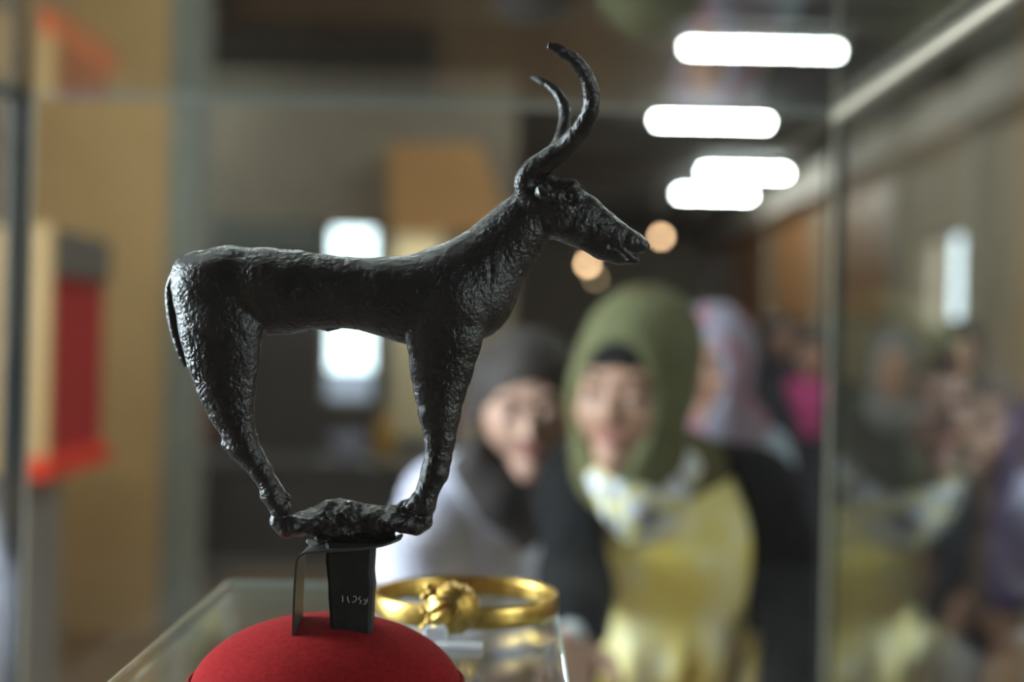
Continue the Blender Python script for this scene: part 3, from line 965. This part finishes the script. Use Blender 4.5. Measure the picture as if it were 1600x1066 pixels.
tag(new_obj('putty_lump', V, Q, mat('grey_putty', (0.36, 0.33, 0.31), 0.3, bump=(300, 0.3, 0.001)), None, True), 'grey shiny putty lump wedged between bracket and goat base', 'putty')

# red felt dome
dc = P(511, 1000, 0.668)
sD = 0.668 / FPX
ztop = CH - 438.0 * sD
zbot = ZR + 0.0005
ea, eb = 214 * sD, 122 * sD
prof = []
H = ztop - zbot
a0 = math.asin(1 - H / eb)
for i in range(26):
    a_ = a0 + (math.pi / 2 - a0) * i / 25.0
    prof.append((max(ea * math.cos(a_), 0.0005), ztop - eb * (1 - math.sin(a_))))
Rb = prof[0][0]
v, f = lathe(prof, (dc.x, 0.672), 72)
felt = mat('red_felt', (0.24, 0.006, 0.007), 0.95, col2=(0.19, 0.0045, 0.0055), nscale=400, sheen=0.08, bump=(900, 0.35, 0.0006), spec=0.1)
dome = thing('red_mount_dome', (dc.x, 0.672, zbot), 'red felt covered dome carrying the goat tang', 'display mount')
new_obj('felt_cover', v, f, felt, dome, True)
ring = [(dc.x + (Rb + 0.0006) * math.cos(k * math.pi / 36), 0.672 + (Rb + 0.0006) * math.sin(k * math.pi / 36), zbot + 0.0010) for k in range(73)]
v, f = tube(ring, 0.0009, 8, cap=False)
new_obj('rim_cord', v, f, felt, dome, True)

# ------------------------------------------------------------------ gold bracelet on its acrylic chock
bc = (P(727, 950, 0.85).x, 0.852)
RB = 0.0545
hz = 0.0125
z0 = ZR + 0.0004
br = thing('gold_bracelet', (bc[0], bc[1], z0), 'gold band bracelet with ribbed knob lying on the acrylic riser', 'bracelet')
seg = 96
vs, fs = [], []
sect = [(-0.0010, 0.0), (0.0004, 0.0), (0.0012, 0.002), (0.0012, hz - 0.002), (0.0004, hz), (-0.0010, hz), (-0.0014, hz - 0.003), (-0.0014, 0.003)]
for k in range(seg):
    a_ = 2 * math.pi * k / seg
    for (dr, dz) in sect:
        vs.append((bc[0] + (RB + dr) * math.cos(a_), bc[1] + (RB + dr) * math.sin(a_), z0 + dz))
m = len(sect)
for k in range(seg):
    k2 = (k + 1) % seg
    for i in range(m):
        i2 = (i + 1) % m
        fs.append((k * m + i, k2 * m + i, k2 * m + i2, k * m + i2))
new_obj('band', vs, fs, GOLD, br, True)
# ribbed knob
kc = np.array((P(707, 958, 0.782).x, 0.782, P(707, 960, 0.782).z))
V, fs = [], []
nu, nv = 56, 36
for j in range(nv + 1):
    th_ = math.pi * j / nv
    for i in range(nu):
        ph = 2 * math.pi * i / nu
        r = 1.0 + 0.055 * math.cos(14 * ph + 1.5 * th_) * math.sin(th_)
        d = np.array((math.cos(ph) * math.sin(th_), math.sin(ph) * math.sin(th_), math.cos(th_)))
        # ribs radiate from an axis tipped toward the lens
        ax = Matrix.Rotation(math.radians(58), 3, 'X') @ Matrix.Rotation(math.radians(20), 3, 'Y')
        dd = ax @ Vector(d)
        V.append(kc + np.array(dd) * np.array((0.0148, 0.013, 0.0142)) * r)
for j in range(nv):
    for i in range(nu):
        i2 = (i + 1) % nu
        fs.append((j * nu + i, (j + 1) * nu + i, (j + 1) * nu + i2, j * nu + i2))
lift = z0 + 0.0005 - min(p[2] for p in V)
V = [p + np.array((0, 0, max(lift, 0))) for p in V]
new_obj('ribbed_knob', V, fs, GOLD, br, True)
for k in range(9):
    a_ = k / 8.0
    c_ = kc + np.array((-0.0125 + 0.002 * math.sin(k * 2.2), -0.0035, 0.012 - 0.022 * a_)) + np.array((0, 0, max(lift, 0)))
    F = field_for([c_], 0.004, 0.0005)
    F.cone(c_ - np.array((0.001, 0, 0)), c_ + np.array((0.001, 0, 0)), 0.0021, 0.0021, 0)
    VV, QQ = F.mesh()
    new_obj('granule', VV, QQ, GOLD, br, True)
CLEAR = mat('clear_chock', (0.85, 0.87, 0.92), 0.12, spec=0.8)
CLEAR.node_tree.nodes['Principled BSDF'].inputs['Transmission Weight'].default_value = 0.55
ck = P(683, 990, 0.768)
o = box('acrylic_chock', (ck.x - 0.007, 0.757, ZR + 0.0004), (ck.x + 0.006, 0.766, ZR + 0.0095), CLEAR, None, 0.002)
tag(o, 'small clear faceted block propping the bracelet knob', 'chock')
ck = P(722, 1018, 0.75)
o = box('acrylic_strip', (ck.x - 0.015, 0.742, ZR + 0.0004), (ck.x + 0.011, 0.755, ZR + 0.0032), CLEAR, None, 0.0009)
tag(o, 'thin clear strip lying before the bracelet knob', 'chock')


# ------------------------------------------------------------------ people
def unit(v):
    v = np.array(tuple(v), dtype=float)
    return v / np.linalg.norm(v)


def head_basis(f, u):
    f = unit(f)
    r = unit(np.cross(f, unit(u)))
    u = np.cross(r, f)
    return np.array([r, f, u])


def standing(x, y, ang, H, lean=0.0):
    """joints of an upright visitor facing direction ang (radians, 0 = +X)"""
    f = np.array((math.cos(ang), math.sin(ang), 0)); r = np.array((f[1], -f[0], 0)); o = np.array((x, y, 0.0))
    z = np.array((0, 0, 1.0))
    L = lambda a, b, c: o + r * a * H + f * b * H + z * c * H
    ln = lean
    J = dict(hc=L(0, ln * 1.25 + 0.02, .93), f=f - z * 0.1, u=z, neck=L(0, ln, .835), chest=L(0, ln * .7, .72), waist=L(0, ln * .35, .61), pelvis=L(0, 0, .53),
             sh=[L(-.105, ln * .95, .805), L(.105, ln * .95, .805)], el=[L(-.135, ln * .7, .625), L(.135, ln * .7, .625)],
             wr=[L(-.125, ln * .6 + .05, .49), L(.125, ln * .6 + .05, .49)], hd=[-z + f * .1, -z + f * .1],
             hip=[L(-.05, 0, .50), L(.05, 0, .50)], kn=[L(-.052, .01, .275), L(.052, .01, .275)], an=[L(-.052, -.005, .045), L(.052, -.005, .045)], ft=f, H=H)
    return J


def hand(F, w, d, palm, s, curl, h):
    """a hand with four fingers and a thumb at wrist w, pointing along d, palm facing `palm`"""
    d = unit(d); n = unit(np.array(palm) - d * np.dot(palm, d)); b = np.cross(d, n) * s
    w = np.array(tuple(w))
    kn = [w + d * .082 + b * x for x in (-.028, -.010, .009, .026)]
    for p in kn:
        F.cone(w + d * .01 + (p - w - d * .082) * 0.5, p, .015, .011, .006)
    for p, L in zip(kn, (.062, .074, .078, .068)):
        q, a = p, 0.0
        for i, fr in enumerate((.45, .32, .25)):
            a += curl * (0.6 + 0.3 * i)
            q2 = q + (d * math.cos(a) + n * math.sin(a)) * L * fr
            F.cone(q, q2, .0088 - i * .0008, .0082 - i * .0009, .003)
            q = q2
    t0 = w + d * .022 + b * .024
    t1 = t0 + (d * .55 + b * .75 + n * .25) * .035
    t2 = t1 + (d * .85 + b * .35 + n * .25) * .03
    F.cone(t0, t1, .014, .011, .006); F.cone(t1, t2, .0105, .0085, .004)


def build_person(J, label, parts, h, skin, group=None, curl=0.25, hands=True, face=True, base=None, lips=True):
    J = {k: (np.array(v_, dtype=float) if not isinstance(v_, (list, float, int)) else ([np.array(tuple(q)) for q in v_] if isinstance(v_, list) else v_)) for k, v_ in J.items()}
    s = J.get('H', 1.6) / 1.6
    foot = (J['an'][0] + J['an'][1]) / 2
    t = thing('person', (foot[0], foot[1], 0.0), label, 'person', group)
    allp = [J['hc'], J['neck'], J['pelvis']] + J['sh'] + J['el'] + J['wr'] + J['hip'] + J['kn'] + J['an']
    B = head_basis(J['f'], J['u'])
    r, f, u = B
    W = lambda a, b, c: J['hc'] + (r * a + f * b + u * c) * s
    rr = unit(J['sh'][1] - J['sh'][0])

    def torso(F, o=0.0, k=.04):
        for m in (-1, 1):
            F.cone(J['chest'] + rr * .055 * m * s, J['waist'] + rr * .05 * m * s, .095 * s + o, .082 * s + o, k)
            F.cone(J['waist'] + rr * .05 * m * s, J['pelvis'] + rr * .065 * m * s, .082 * s + o, .105 * s + o, k)
            F.cone(J['sh'][0 if m < 0 else 1], J['chest'] + rr * .06 * m * s, .046 * s + o, .085 * s + o, k)
        F.cone(J['sh'][0], J['neck'], .046 * s + o, .048 * s + o, k)
        F.cone(J['sh'][1], J['neck'], .046 * s + o, .048 * s + o, k)

    def arm(F, i, o=0.0, frac=1.0, k=.015):
        F.cone(J['sh'][i], J['el'][i], .046 * s + o, .037 * s + o, k)
        w = J['el'][i] + (J['wr'][i] - J['el'][i]) * frac
        F.cone(J['el'][i], w, .037 * s + o, (.037 - .012 * frac) * s + o, k)

    def leg(F, i, o=0.0, k=.02):
        F.cone(J['pelvis'] * .3 + J['hip'][i] * .7, J['kn'][i], .082 * s + o, .055 * s + o, k)
        F.cone(J['kn'][i], J['an'][i], .053 * s + o, .034 * s + o, k)

    # the body: one skin
    F = field_for(allp, .16 if not hands else .22, h)
    F.ell(W(0, -.015, .03), B, (.073 * s, .092 * s, .083 * s), .02)
    F.cone(W(0, .022, .0), W(0, .045, -.072), .062 * s, .034 * s, .03)
    F.cone(W(-.03, .045, -.02), W(.03, .045, -.02), .036 * s, .036 * s, .03)
    F.cone(W(0, .066, -.086), W(0, .068, -.088), .020 * s, .020 * s, .02)
    if face:
        F.cone(W(-.032, .070, .030), W(.032, .070, .030), .016 * s, .016 * s, .012)
        F.cone(W(0, .082, .022), W(0, .100, -.020), .007 * s, .0098 * s, .008)
        F.cone(W(-.011, .090, -.024), W(.011, .090, -.024), .007 * s, .007 * s, .006)
        for m in (-1, 1):
            F.ell(W(.031 * m, .094, .010), B, (.016 * s, .014 * s, .010 * s), .008, 'cut')
            F.ell(W(.074 * m, -.008, -.002), B, (.009 * s, .018 * s, .03 * s), .008)
    F.cone(W(0, -.02, -.05), J['neck'], .050 * s, .054 * s, .03)
    torso(F)
    for i in (0, 1):
        arm(F, i); leg(F, i)
        a_ = J['an'][i]
        F.cone(a_, a_ * np.array((1, 1, 0)) + np.array((0, 0, .035 * s)) - J['ft'] * .03 * s, .034 * s, .032 * s, .02)
        F.cone(a_ * np.array((1, 1, 0)) + np.array((0, 0, .034 * s)), a_ * np.array((1, 1, 0)) + J['ft'] * .14 * s + np.array((0, 0, .026 * s)), .033 * s, .024 * s, .02)
        if hands:
            hand(F, J['wr'][i], J['hd'][i], J.get('pm', [J['ft'], J['ft']])[i], -1 if i == 0 else 1, curl, h)
    V, Q = F.mesh()
    body = new_obj('body', relax(V, Q, 1, .4), Q, skin, t, True)
    if face:
        for m in (-1, 1):
            for nm, rad, off, mm in (('eyeball', .0118, .0785, mat('eye_white', (0.30, 0.24, 0.21), .4)), ('iris', .0070, .0848, mat('eye_dark', (0.02, 0.014, 0.01), .2))):
                E = field_for([W(.031 * m, off, .010)], .02, .0016)
                E.cone(W(.031 * m, off, .010), W(.031 * m, off + .0005, .010), rad * s, rad * s, 0)
                v_, q_ = E.mesh(); new_obj(nm, v_, q_, mm, t, True)
            E = field_for([W(.031 * m, .0785, .010)], .022, .0014)
            E.cone(W(.031 * m, .0785, .010), W(.031 * m, .079, .010), .0136 * s, .0136 * s, 0)
            E.ell(W(.031 * m, .092, .0015), B, (.03 * s, .03 * s, .0105 * s), .001, 'cut')
            v_, q_ = E.mesh(); new_obj('eyelid', v_, q_, skin, t, True)
            E = field_for([W(.031 * m, .086, .034)], .04, .002)
            E.chain([(W(.014 * m, .089, .031), .0035 * s), (W(.032 * m, .086, .037), .0042 * s), (W(.050 * m, .074, .031), .003 * s)], .002)
            v_, q_ = E.mesh(); new_obj('eyebrow', v_, q_, mat('dark_hair', (0.018, 0.013, 0.011), .5), t, True)
        if lips:
            E = field_for([W(0, .086, -.05)], .04, .002)
            E.chain([(W(-.023, .077, -.049), .003 * s), (W(-.008, .085, -.047), .0050 * s), (W(.008, .085, -.047), .0050 * s), (W(.023, .077, -.049), .003 * s)], .003)
            E.chain([(W(-.019, .077, -.053), .003 * s), (W(0, .082, -.055), .0062 * s), (W(.019, .077, -.053), .003 * s)], .003)
            v_, q_ = E.mesh(); new_obj('lips', v_, q_, mat('lip_rose', (0.34, 0.12, 0.11), .5), t, True)

    def piece(name, fn, material, hh=None, fold=None, rel=2, lab=None):
        G_ = field_for(allp, .26, hh or max(h * 1.3, .007))
        fn(G_, dict(torso=torso, arm=arm, leg=leg, W=W, B=B, J=J, rr=rr, s=s))
        v_, q_ = G_.mesh()
        if len(v_) == 0:
            return None
        v_ = relax(v_, q_, rel, .5)
        n_ = normals(v_, q_)
        d_ = vnoise(v_, 11, 3) * .004 + vnoise(v_, 26, 5) * .0025
        if fold is not None:
            d_ = d_ + fold(v_)
        o_ = new_obj(name, v_ + n_ * d_[:, None], q_, material, t, True)
        if lab:
            o_['label'] = lab
        return o_
    for pc in parts:
        piece(**pc)
    return t


SKIN1 = mat('skin_light', (0.46, 0.27, 0.20), .5, col2=(0.40, 0.23, 0.17), nscale=25, spec=.4)
SKIN2 = mat('skin_warm', (0.37, 0.20, 0.13), .5, col2=(0.32, 0.17, 0.11), nscale=25, spec=.4)
HAIR = mat('dark_hair', (0.018, 0.013, 0.011), .5)
HAIRB = mat('brown_hair', (0.030, 0.019, 0.014), .75, col2=(0.018, 0.012, 0.010), nscale=60)
BLACKK = cloth('black_knit', (0.006, 0.006, 0.0065), (0.009, 0.009, 0.0095), 40)


def shoes(F, c):
    J, s = c['J'], c['s']
    for a_ in J['an']:
        g = a_ * np.array((1, 1, 0))
        F.cone(g + np.array((0, 0, .045 * s)) - J['ft'] * .03 * s, g + J['ft'] * .15 * s + np.array((0, 0, .036 * s)), .042 * s, .034 * s, .02)


def trousers(F, c):
    J = c['J']
    for i in (0, 1):
        c['leg'](F, i, .016)
    F.cone(J['pelvis'] + c['rr'] * .06, J['pelvis'] - c['rr'] * .06, .12 * c['s'], .12 * c['s'], .04)


def coat(o=.016, frac=.92, length=.0):
    def fn(F, c):
        J = c['J']
        c['torso'](F, o)
        for i in (0, 1):
            c['arm'](F, i, o, frac)
        if length:
            for m in (-1, 1):
                p = J['pelvis'] + c['rr'] * .06 * m
                F.cone(p, p - np.array((0, 0, length)), .12 * c['s'] + o, .15 * c['s'] + o, .05)
    return fn


def hair_long(drop=.16):
    def fn(F, c):
        W, s, B = c['W'], c['s'], c['B']
        F.ell(W(0, -.019, .033), B, (.085 * s, .103 * s, .092 * s), .01)
        for m in (-1, 1):
            F.chain([(W(.06 * m, .0, .06), .035 * s), (W(.082 * m, .0, -.02), .026 * s), (W(.085 * m, .0, -.10), .03 * s), (W(.08 * m, .01, -.10 - drop), .026 * s)], .02)
        F.cone(W(0, -.07, .0), W(0, -.07, -.08 - drop * .7), .07 * s, .06 * s, .03)
        F.ell(W(0, .115, -.034), B, (.060 * s, .086 * s, .105 * s), .012, 'cut')
    return fn


def headscarf(open_w=.058, bun=True, drape=True):
    def fn(F, c):
        W, s, B, J = c['W'], c['s'], c['B'], c['J']
        F.ell(W(0, -.02, .03), B, (.094 * s, .108 * s, .108 * s), .02)
        if bun:
            F.ell(W(0, -.075, .085), B, (.075 * s, .075 * s, .07 * s), .05)
        F.cone(W(0, .01, -.02), W(0, .01, -.11), .088 * s, .070 * s, .03)
        if drape:
            F.cone(W(0, -.02, -.10), J['neck'] + np.array((0, 0, .0)), .075 * s, .085 * s, .04)
            F.cone(J['neck'] - c['rr'] * .05, J['neck'] + c['rr'] * .05, .075 * s, .075 * s, .04)
        F.ell(W(0, .115, -.006), B, (open_w * s, .085 * s, .102 * s), .012, 'cut')
    return fn


# --- the visitor in the yellow dress
FL = np.array((0, 0, 1.0))
x0 = P(1085, 900, 2.32).x
J2 = dict(hc=P(985, 618, 2.06), f=(-.38, -.90, -.10), u=(.06, -.05, 1), neck=P(1030, 752, 2.19), chest=P(1045, 850, 2.21), waist=P(1055, 985, 2.25),
          pelvis=(x0, 2.33, .90), sh=[P(918, 766, 2.17), P(1168, 772, 2.20)], el=[P(904, 905, 2.06), P(1246, 905, 2.18)],
          wr=[P(893, 985, 1.85), P(1235, 1085, 2.02)], hd=[(-.05, -.45, -.55), (-.3, -.75, -.3)], pm=[(.2, -1, .1), (0, 0, -1)],
          hip=[(x0 - .085, 2.33, .84), (x0 + .085, 2.35, .84)], kn=[(x0 - .085, 2.31, .46), (x0 + .09, 2.34, .46)], an=[(x0 - .085, 2.36, .075), (x0 + .09, 2.40, .075)],
          ft=np.array((-.2, -.98, 0)), H=1.58)
YELLOW = mat('yellow_cotton', (0.93, 0.74, 0.16), .8, col2=(0.95, 0.90, 0.60), nscale=9, ndetail=3, lo=.42, hi=.66, bump=(120, .2, .003), stretch=(1.6, 1, 0.8))
OLIVE = cloth('olive_scarf', (0.112, 0.112, 0.055), (0.090, 0.076, 0.032), 9)
m = bpy.data.materials.new('checked_scarf'); m.use_nodes = True; nt = m.node_tree
tc = nt.nodes.new('ShaderNodeTexCoord'); ck1 = nt.nodes.new('ShaderNodeTexChecker'); ck1.inputs['Scale'].default_value = 34
ck1.inputs['Color1'].default_value = (0.62, 0.62, 0.66, 1); ck1.inputs['Color2'].default_value = (0.62, 0.55, 0.24, 1)
ck2 = nt.nodes.new('ShaderNodeTexNoise'); ck2.inputs['Scale'].default_value = 30
mxr = nt.nodes.new('ShaderNodeMixRGB'); mxr.inputs[2].default_value = (0.12, 0.13, 0.16, 1)
rp = nt.nodes.new('ShaderNodeValToRGB'); rp.color_ramp.elements[0].position = .52; rp.color_ramp.elements[1].position = .64
nt.links.new(tc.outputs['Object'], ck1.inputs['Vector']); nt.links.new(tc.outputs['Object'], ck2.inputs['Vector'])
nt.links.new(ck2.outputs['Fac'], rp.inputs['Fac']); nt.links.new(rp.outputs['Color'], mxr.inputs[0]); nt.links.new(ck1.outputs['Color'], mxr.inputs[1])
nt.links.new(mxr.outputs[0], nt.nodes['Principled BSDF'].inputs['Base Color']); nt.nodes['Principled BSDF'].inputs['Roughness'].default_value = .85
CHECK = m


def dress2(F, c):
    J = c['J']
    for mm in (-1, 1):
        r = c['rr'] * mm
        F.cone(J['chest'] + r * .05 + (J['neck'] - J['chest']) * .35, J['waist'] + r * .055, .108, .105, .05)
        F.cone(J['waist'] + r * .055, J['pelvis'] + r * .08, .105, .135, .05)
        F.cone(J['pelvis'] + r * .08, J['pelvis'] + r * .08 - FL * .46, .135, .15, .05)
    fw = unit(np.array((-.08, -1, 0)))
    F.cone(J['chest'] + fw * .045 + c['rr'] * .05, J['chest'] + fw * .045 - c['rr'] * .05, .085, .085, .03)


def fold2(v_):
    w = np.clip((J2['waist'].z + .04 - v_[:, 2]) / .12, 0, 1)
    return w * .010 * np.sin(v_[:, 0] * 95 + v_[:, 1] * 60) + w * .005 * np.sin(v_[:, 0] * 170 + 1.0)


def cardigan(F, c):
    J = c['J']
    c['torso'](F, .026)
    for i in (0, 1):
        c['arm'](F, i, .024, .86)
    F.ell(P(1052, 930, 2.10), np.eye(3), (.118, .15, .32), .01, 'cut')
    F.ell(P(1030, 740, 2.08), np.eye(3), (.075, .14, .12), .01, 'cut')


def neckscarf(F, c):
    J, W = c['J'], c['W']
    F.chain([(J['neck'] - c['rr'] * .06 + FL * .01, .042), (J['neck'] + np.array((-.05, -.11, -.03)), .04), (J['neck'] + c['rr'] * .06 + FL * .01, .045)], .02)
    F.chain([(P(945, 745, 2.03), .030), (P(985, 790, 2.02), .036), (P(1020, 815, 2.04), .030)], .02)
    F.chain([(P(1060, 735, 2.10), .034), (P(1035, 775, 2.05), .034), (P(1000, 825, 2.02), .022)], .02)


def cap2(F, c):
    W, s, B = c['W'], c['s'], c['B']
    F.ell(W(0, -.014, .034), B, (.080, .098, .094), .01)
    F.ell(W(0, .110, -.035), B, (.062, .085, .084), .008, 'cut')
    F.ell(W(0, -.02, -.11), B, (.12, .14, .09), .01, 'cut')


build_person(J2, 'person in yellow dress, black cardigan and olive headscarf leaning toward the showcase', [
    dict(name='dress', fn=dress2, material=YELLOW, fold=fold2),
    dict(name='cardigan', fn=cardigan, material=BLACKK),
    dict(name='headscarf', fn=headscarf(.064), material=OLIVE),
    dict(name='under_cap', fn=cap2, material=BLACKK, hh=.006),
    dict(name='neck_scarf', fn=neckscarf, material=CHECK, hh=.006),
    dict(name='cuff', fn=lambda F, c: F.cone(c['J']['el'][0] + (c['J']['wr'][0] - c['J']['el'][0]) * .80, c['J']['el'][0] + (c['J']['wr'][0] - c['J']['el'][0]) * .97, .031, .030, 0), material=cloth('white_cuff', (0.6, 0.6, 0.62)), hh=.006),
    dict(name='trousers', fn=trousers, material=BLACKK, hh=.011),
    dict(name='shoes', fn=shoes, material=BLACKK, hh=.008),
], .0052, SKIN2, curl=.3)

# --- the visitor in the pale jacket with a dark scarf
x1 = P(700, 900, 2.7).x
J1 = dict(hc=P(824, 634, 2.32), f=(.02, -.95, -.24), u=(-.05, -.24, .95), neck=P(795, 772, 2.47), chest=P(772, 865, 2.61), waist=P(755, 960, 2.72),
          pelvis=(x1, 2.76, .88), sh=[P(700, 782, 2.48), P(872, 797, 2.55)], el=[P(622, 905, 2.30), P(826, 945, 2.46)],
          wr=[P(655, 1075, 1.94), P(808, 1060, 2.10)], hd=[(.1, -.8, -.15), (-.15, -.62, .22)], pm=[(0, -.3, -1), (0, -1, -.2)],
          hip=[(x1 - .085, 2.76, .83), (x1 + .085, 2.76, .83)], kn=[(x1 - .09, 2.73, .46), (x1 + .09, 2.73, .46)], an=[(x1 - .09, 2.79, .075), (x1 + .09, 2.79, .075)],
          ft=np.array((0, -1.0, 0)), H=1.58)
LILAC = cloth('lilac_white_cotton', (0.52, 0.50, 0.62), (0.60, 0.58, 0.66), 8)
DKSCARF = cloth('dark_brown_scarf', (0.030, 0.024, 0.022), (0.020, 0.016, 0.016), 25)


def blouse1(F, c):
    c['torso'](F, .014)


def jacket1(F, c):
    coat(.024, .93)(F, c)
    J = c['J']
    # front panels hang from the shoulders over the chest, with a V at the throat
    F.chain([(P(762, 815, 2.45), .052), (P(758, 880, 2.46), .065), (P(752, 950, 2.52), .07)], .03)
    F.chain([(P(842, 830, 2.48), .045), (P(836, 885, 2.48), .055), (P(826, 950, 2.54), .065)], .03)
    F.cone(P(808, 790, 2.34), P(815, 835, 2.36), .05, .03, .01, 1.0, 'cut')


def scarf1(F, c):
    J = c['J']
    F.chain([(J['neck'] - c['rr'] * .07 + FL * .02, .045), (J['neck'] + np.array((.02, -.10, .0)), .05), (J['neck'] + c['rr'] * .09 + FL * .02, .045)], .02)
    F.chain([(P(756, 722, 2.35), .036), (P(784, 785, 2.33), .040), (P(818, 842, 2.34), .016)], .02)
    F.chain([(P(884, 722, 2.37), .042), (P(856, 785, 2.34), .038), (P(822, 845, 2.34), .016)], .02)
    F.cone(P(790, 770, 2.36), P(850, 770, 2.36), .045, .045, .03)


build_person(J1, 'person in pale lilac jacket and dark scarf bending over beside the yellow dress', [
    dict(name='blouse', fn=blouse1, material=cloth('grey_blouse', (0.42, 0.40, 0.42), (0.48, 0.46, 0.46), 10)),
    dict(name='jacket', fn=jacket1, material=LILAC),
    dict(name='scarf', fn=scarf1, material=DKSCARF, hh=.007),
    dict(name='hair', fn=hair_long(.05), material=HAIRB, hh=.006),
    dict(name='trousers', fn=trousers, material=cloth('grey_trousers', (0.05, 0.05, 0.06)), hh=.011),
    dict(name='shoes', fn=shoes, material=BLACKK, hh=.008),
], .0052, SKIN1, curl=.2)

# --- other visitors
FLORAL = mat('floral_scarf', (0.24, 0.22, 0.28), .85, col2=(0.30, 0.12, 0.16), nscale=16, ndetail=2, lo=.52, hi=.6)
PALEBLUE = cloth('pale_blue_shirt', (0.34, 0.42, 0.50), (0.40, 0.47, 0.54), 8)
q = P(1128, 560, 3.15)
J3 = standing(q.x, 3.22, math.radians(-120), 1.60)
J3['hc'] = np.array(P(1112, 572, 3.12)); J3['f'] = np.array((-.5, -.85, -.2))
J3['sh'] = [np.array(P(1052, 690, 3.15)), np.array(P(1188, 716, 3.25))]; J3['neck'] = np.array(P(1122, 672, 3.20))
J3['el'] = [np.array(P(1030, 860, 3.1)), np.array(P(1232, 840, 3.2))]; J3['wr'] = [np.array(P(1060, 960, 2.95)), np.array(P(1190, 950, 3.0))]
build_person(J3, 'person in floral headscarf and pale blue top standing behind the olive headscarf', [
    dict(name='shirt', fn=coat(.02, .95, .12), material=PALEBLUE, hh=.011),
    dict(name='headscarf', fn=headscarf(.06, False), material=FLORAL, hh=.009),
    dict(name='trousers', fn=trousers, material=BLACKK, hh=.012),
    dict(name='shoes', fn=shoes, material=BLACKK, hh=.010),
], .008, SKIN2, curl=.3)


def visitor(px, Y, ang, H, label, top, scarf=None, hair=None, bottoms=None, length=.0, h=.011, lean=0.0):
    x = P(px, 600, Y).x
    J = standing(x, Y, math.radians(ang), H, lean)
    parts = [dict(name='coat', fn=coat(.022, .95, length), material=top, hh=.014),
             dict(name='trousers', fn=trousers, material=bottoms or BLACKK, hh=.014),
             dict(name='shoes', fn=shoes, material=BLACKK, hh=.012)]
    if scarf:
        parts.append(dict(name='headscarf', fn=headscarf(.06, False), material=scarf, hh=.011))
    else:
        parts.append(dict(name='hair', fn=hair_long(.04), material=hair or HAIR, hh=.010))
    return build_person(J, label, parts, h, SKIN2, hands=True, face=True, curl=.3)


DKCOAT = cloth('dark_coat', (0.022, 0.021, 0.026), (0.030, 0.028, 0.033), 12)
PINK = cloth('pink_cloth', (0.42, 0.06, 0.17), (0.36, 0.05, 0.14), 20)
PURPLE = cloth('purple_cloth', (0.085, 0.06, 0.135), (0.065, 0.045, 0.11), 15)


def neckwrap(F, c):
    J = c['J']
    F.chain([(J['neck'] - c['rr'] * .08, .06), (J['neck'] + J['ft'] * .10 - FL * .06, .075), (J['neck'] + c['rr'] * .08, .06)], .03)
    F.cone(J['neck'] + J['ft'] * .10 - FL * .05, J['chest'] + J['ft'] * .12, .07, .05, .03)


J4 = standing(P(1268, 600, 6.4).x, 6.4, math.radians(-100), 1.56)
build_person(J4, 'person in dark coat with bright pink scarf standing before the bench', [
    dict(name='coat', fn=coat(.024, .95, .25), material=DKCOAT, hh=.014),
    dict(name='pink_scarf', fn=neckwrap, material=PINK, hh=.012),
    dict(name='hair', fn=hair_long(.02), material=HAIR, hh=.010),
    dict(name='trousers', fn=trousers, material=BLACKK, hh=.014),
    dict(name='shoes', fn=shoes, material=BLACKK, hh=.012)], .011, SKIN2)
visitor(1216, 8.4, -70, 1.66, 'tall person in all dark clothes further back near the right wall', DKCOAT, None, HAIR, None, .25)
visitor(1400, 4.6, -110, 1.52, 'person in dark coat and grey headscarf seen through the right pane', DKCOAT, cloth('grey_headscarf', (0.16, 0.15, 0.15)), None, None, .35)
visitor(1498, 5.6, -95, 1.58, 'person in brown coat and dark headscarf near the small bright window', cloth('brown_coat', (0.14, 0.095, 0.075), (0.10, 0.07, 0.055), 12), DKSCARF, None, None, .3)
visitor(1705, 3.9, -130, 1.57, 'person in purple top and white skirt at the right of the showcase', PURPLE, cloth('mauve_headscarf', (0.20, 0.15, 0.26), (0.4, 0.38, 0.44), 12), None, cloth('white_skirt', (0.55, 0.54, 0.55)), .0)

# visitor whose pale sleeve shows past the left corner strip
J5 = standing(-1.17, 2.35, math.radians(-60), 1.62)
J5['el'] = [J5['el'][0], np.array((-0.86, 2.28, 1.08))]
J5['wr'] = [J5['wr'][0], np.array((-1.0, 2.16, .98))]
J5['hd'] = [J5['hd'][0], np.array((-1, -.2, -.1))]
build_person(J5, 'person in pale lavender shirt with bent elbow beside the left showcase corner', [
    dict(name='shirt', fn=coat(.02, .95, .1), material=LILAC, hh=.011),
    dict(name='hair', fn=hair_long(.02), material=HAIR, hh=.009),
    dict(name='trousers', fn=trousers, material=BLACKK, hh=.012),
    dict(name='shoes', fn=shoes, material=BLACKK, hh=.010)], .009, SKIN2)
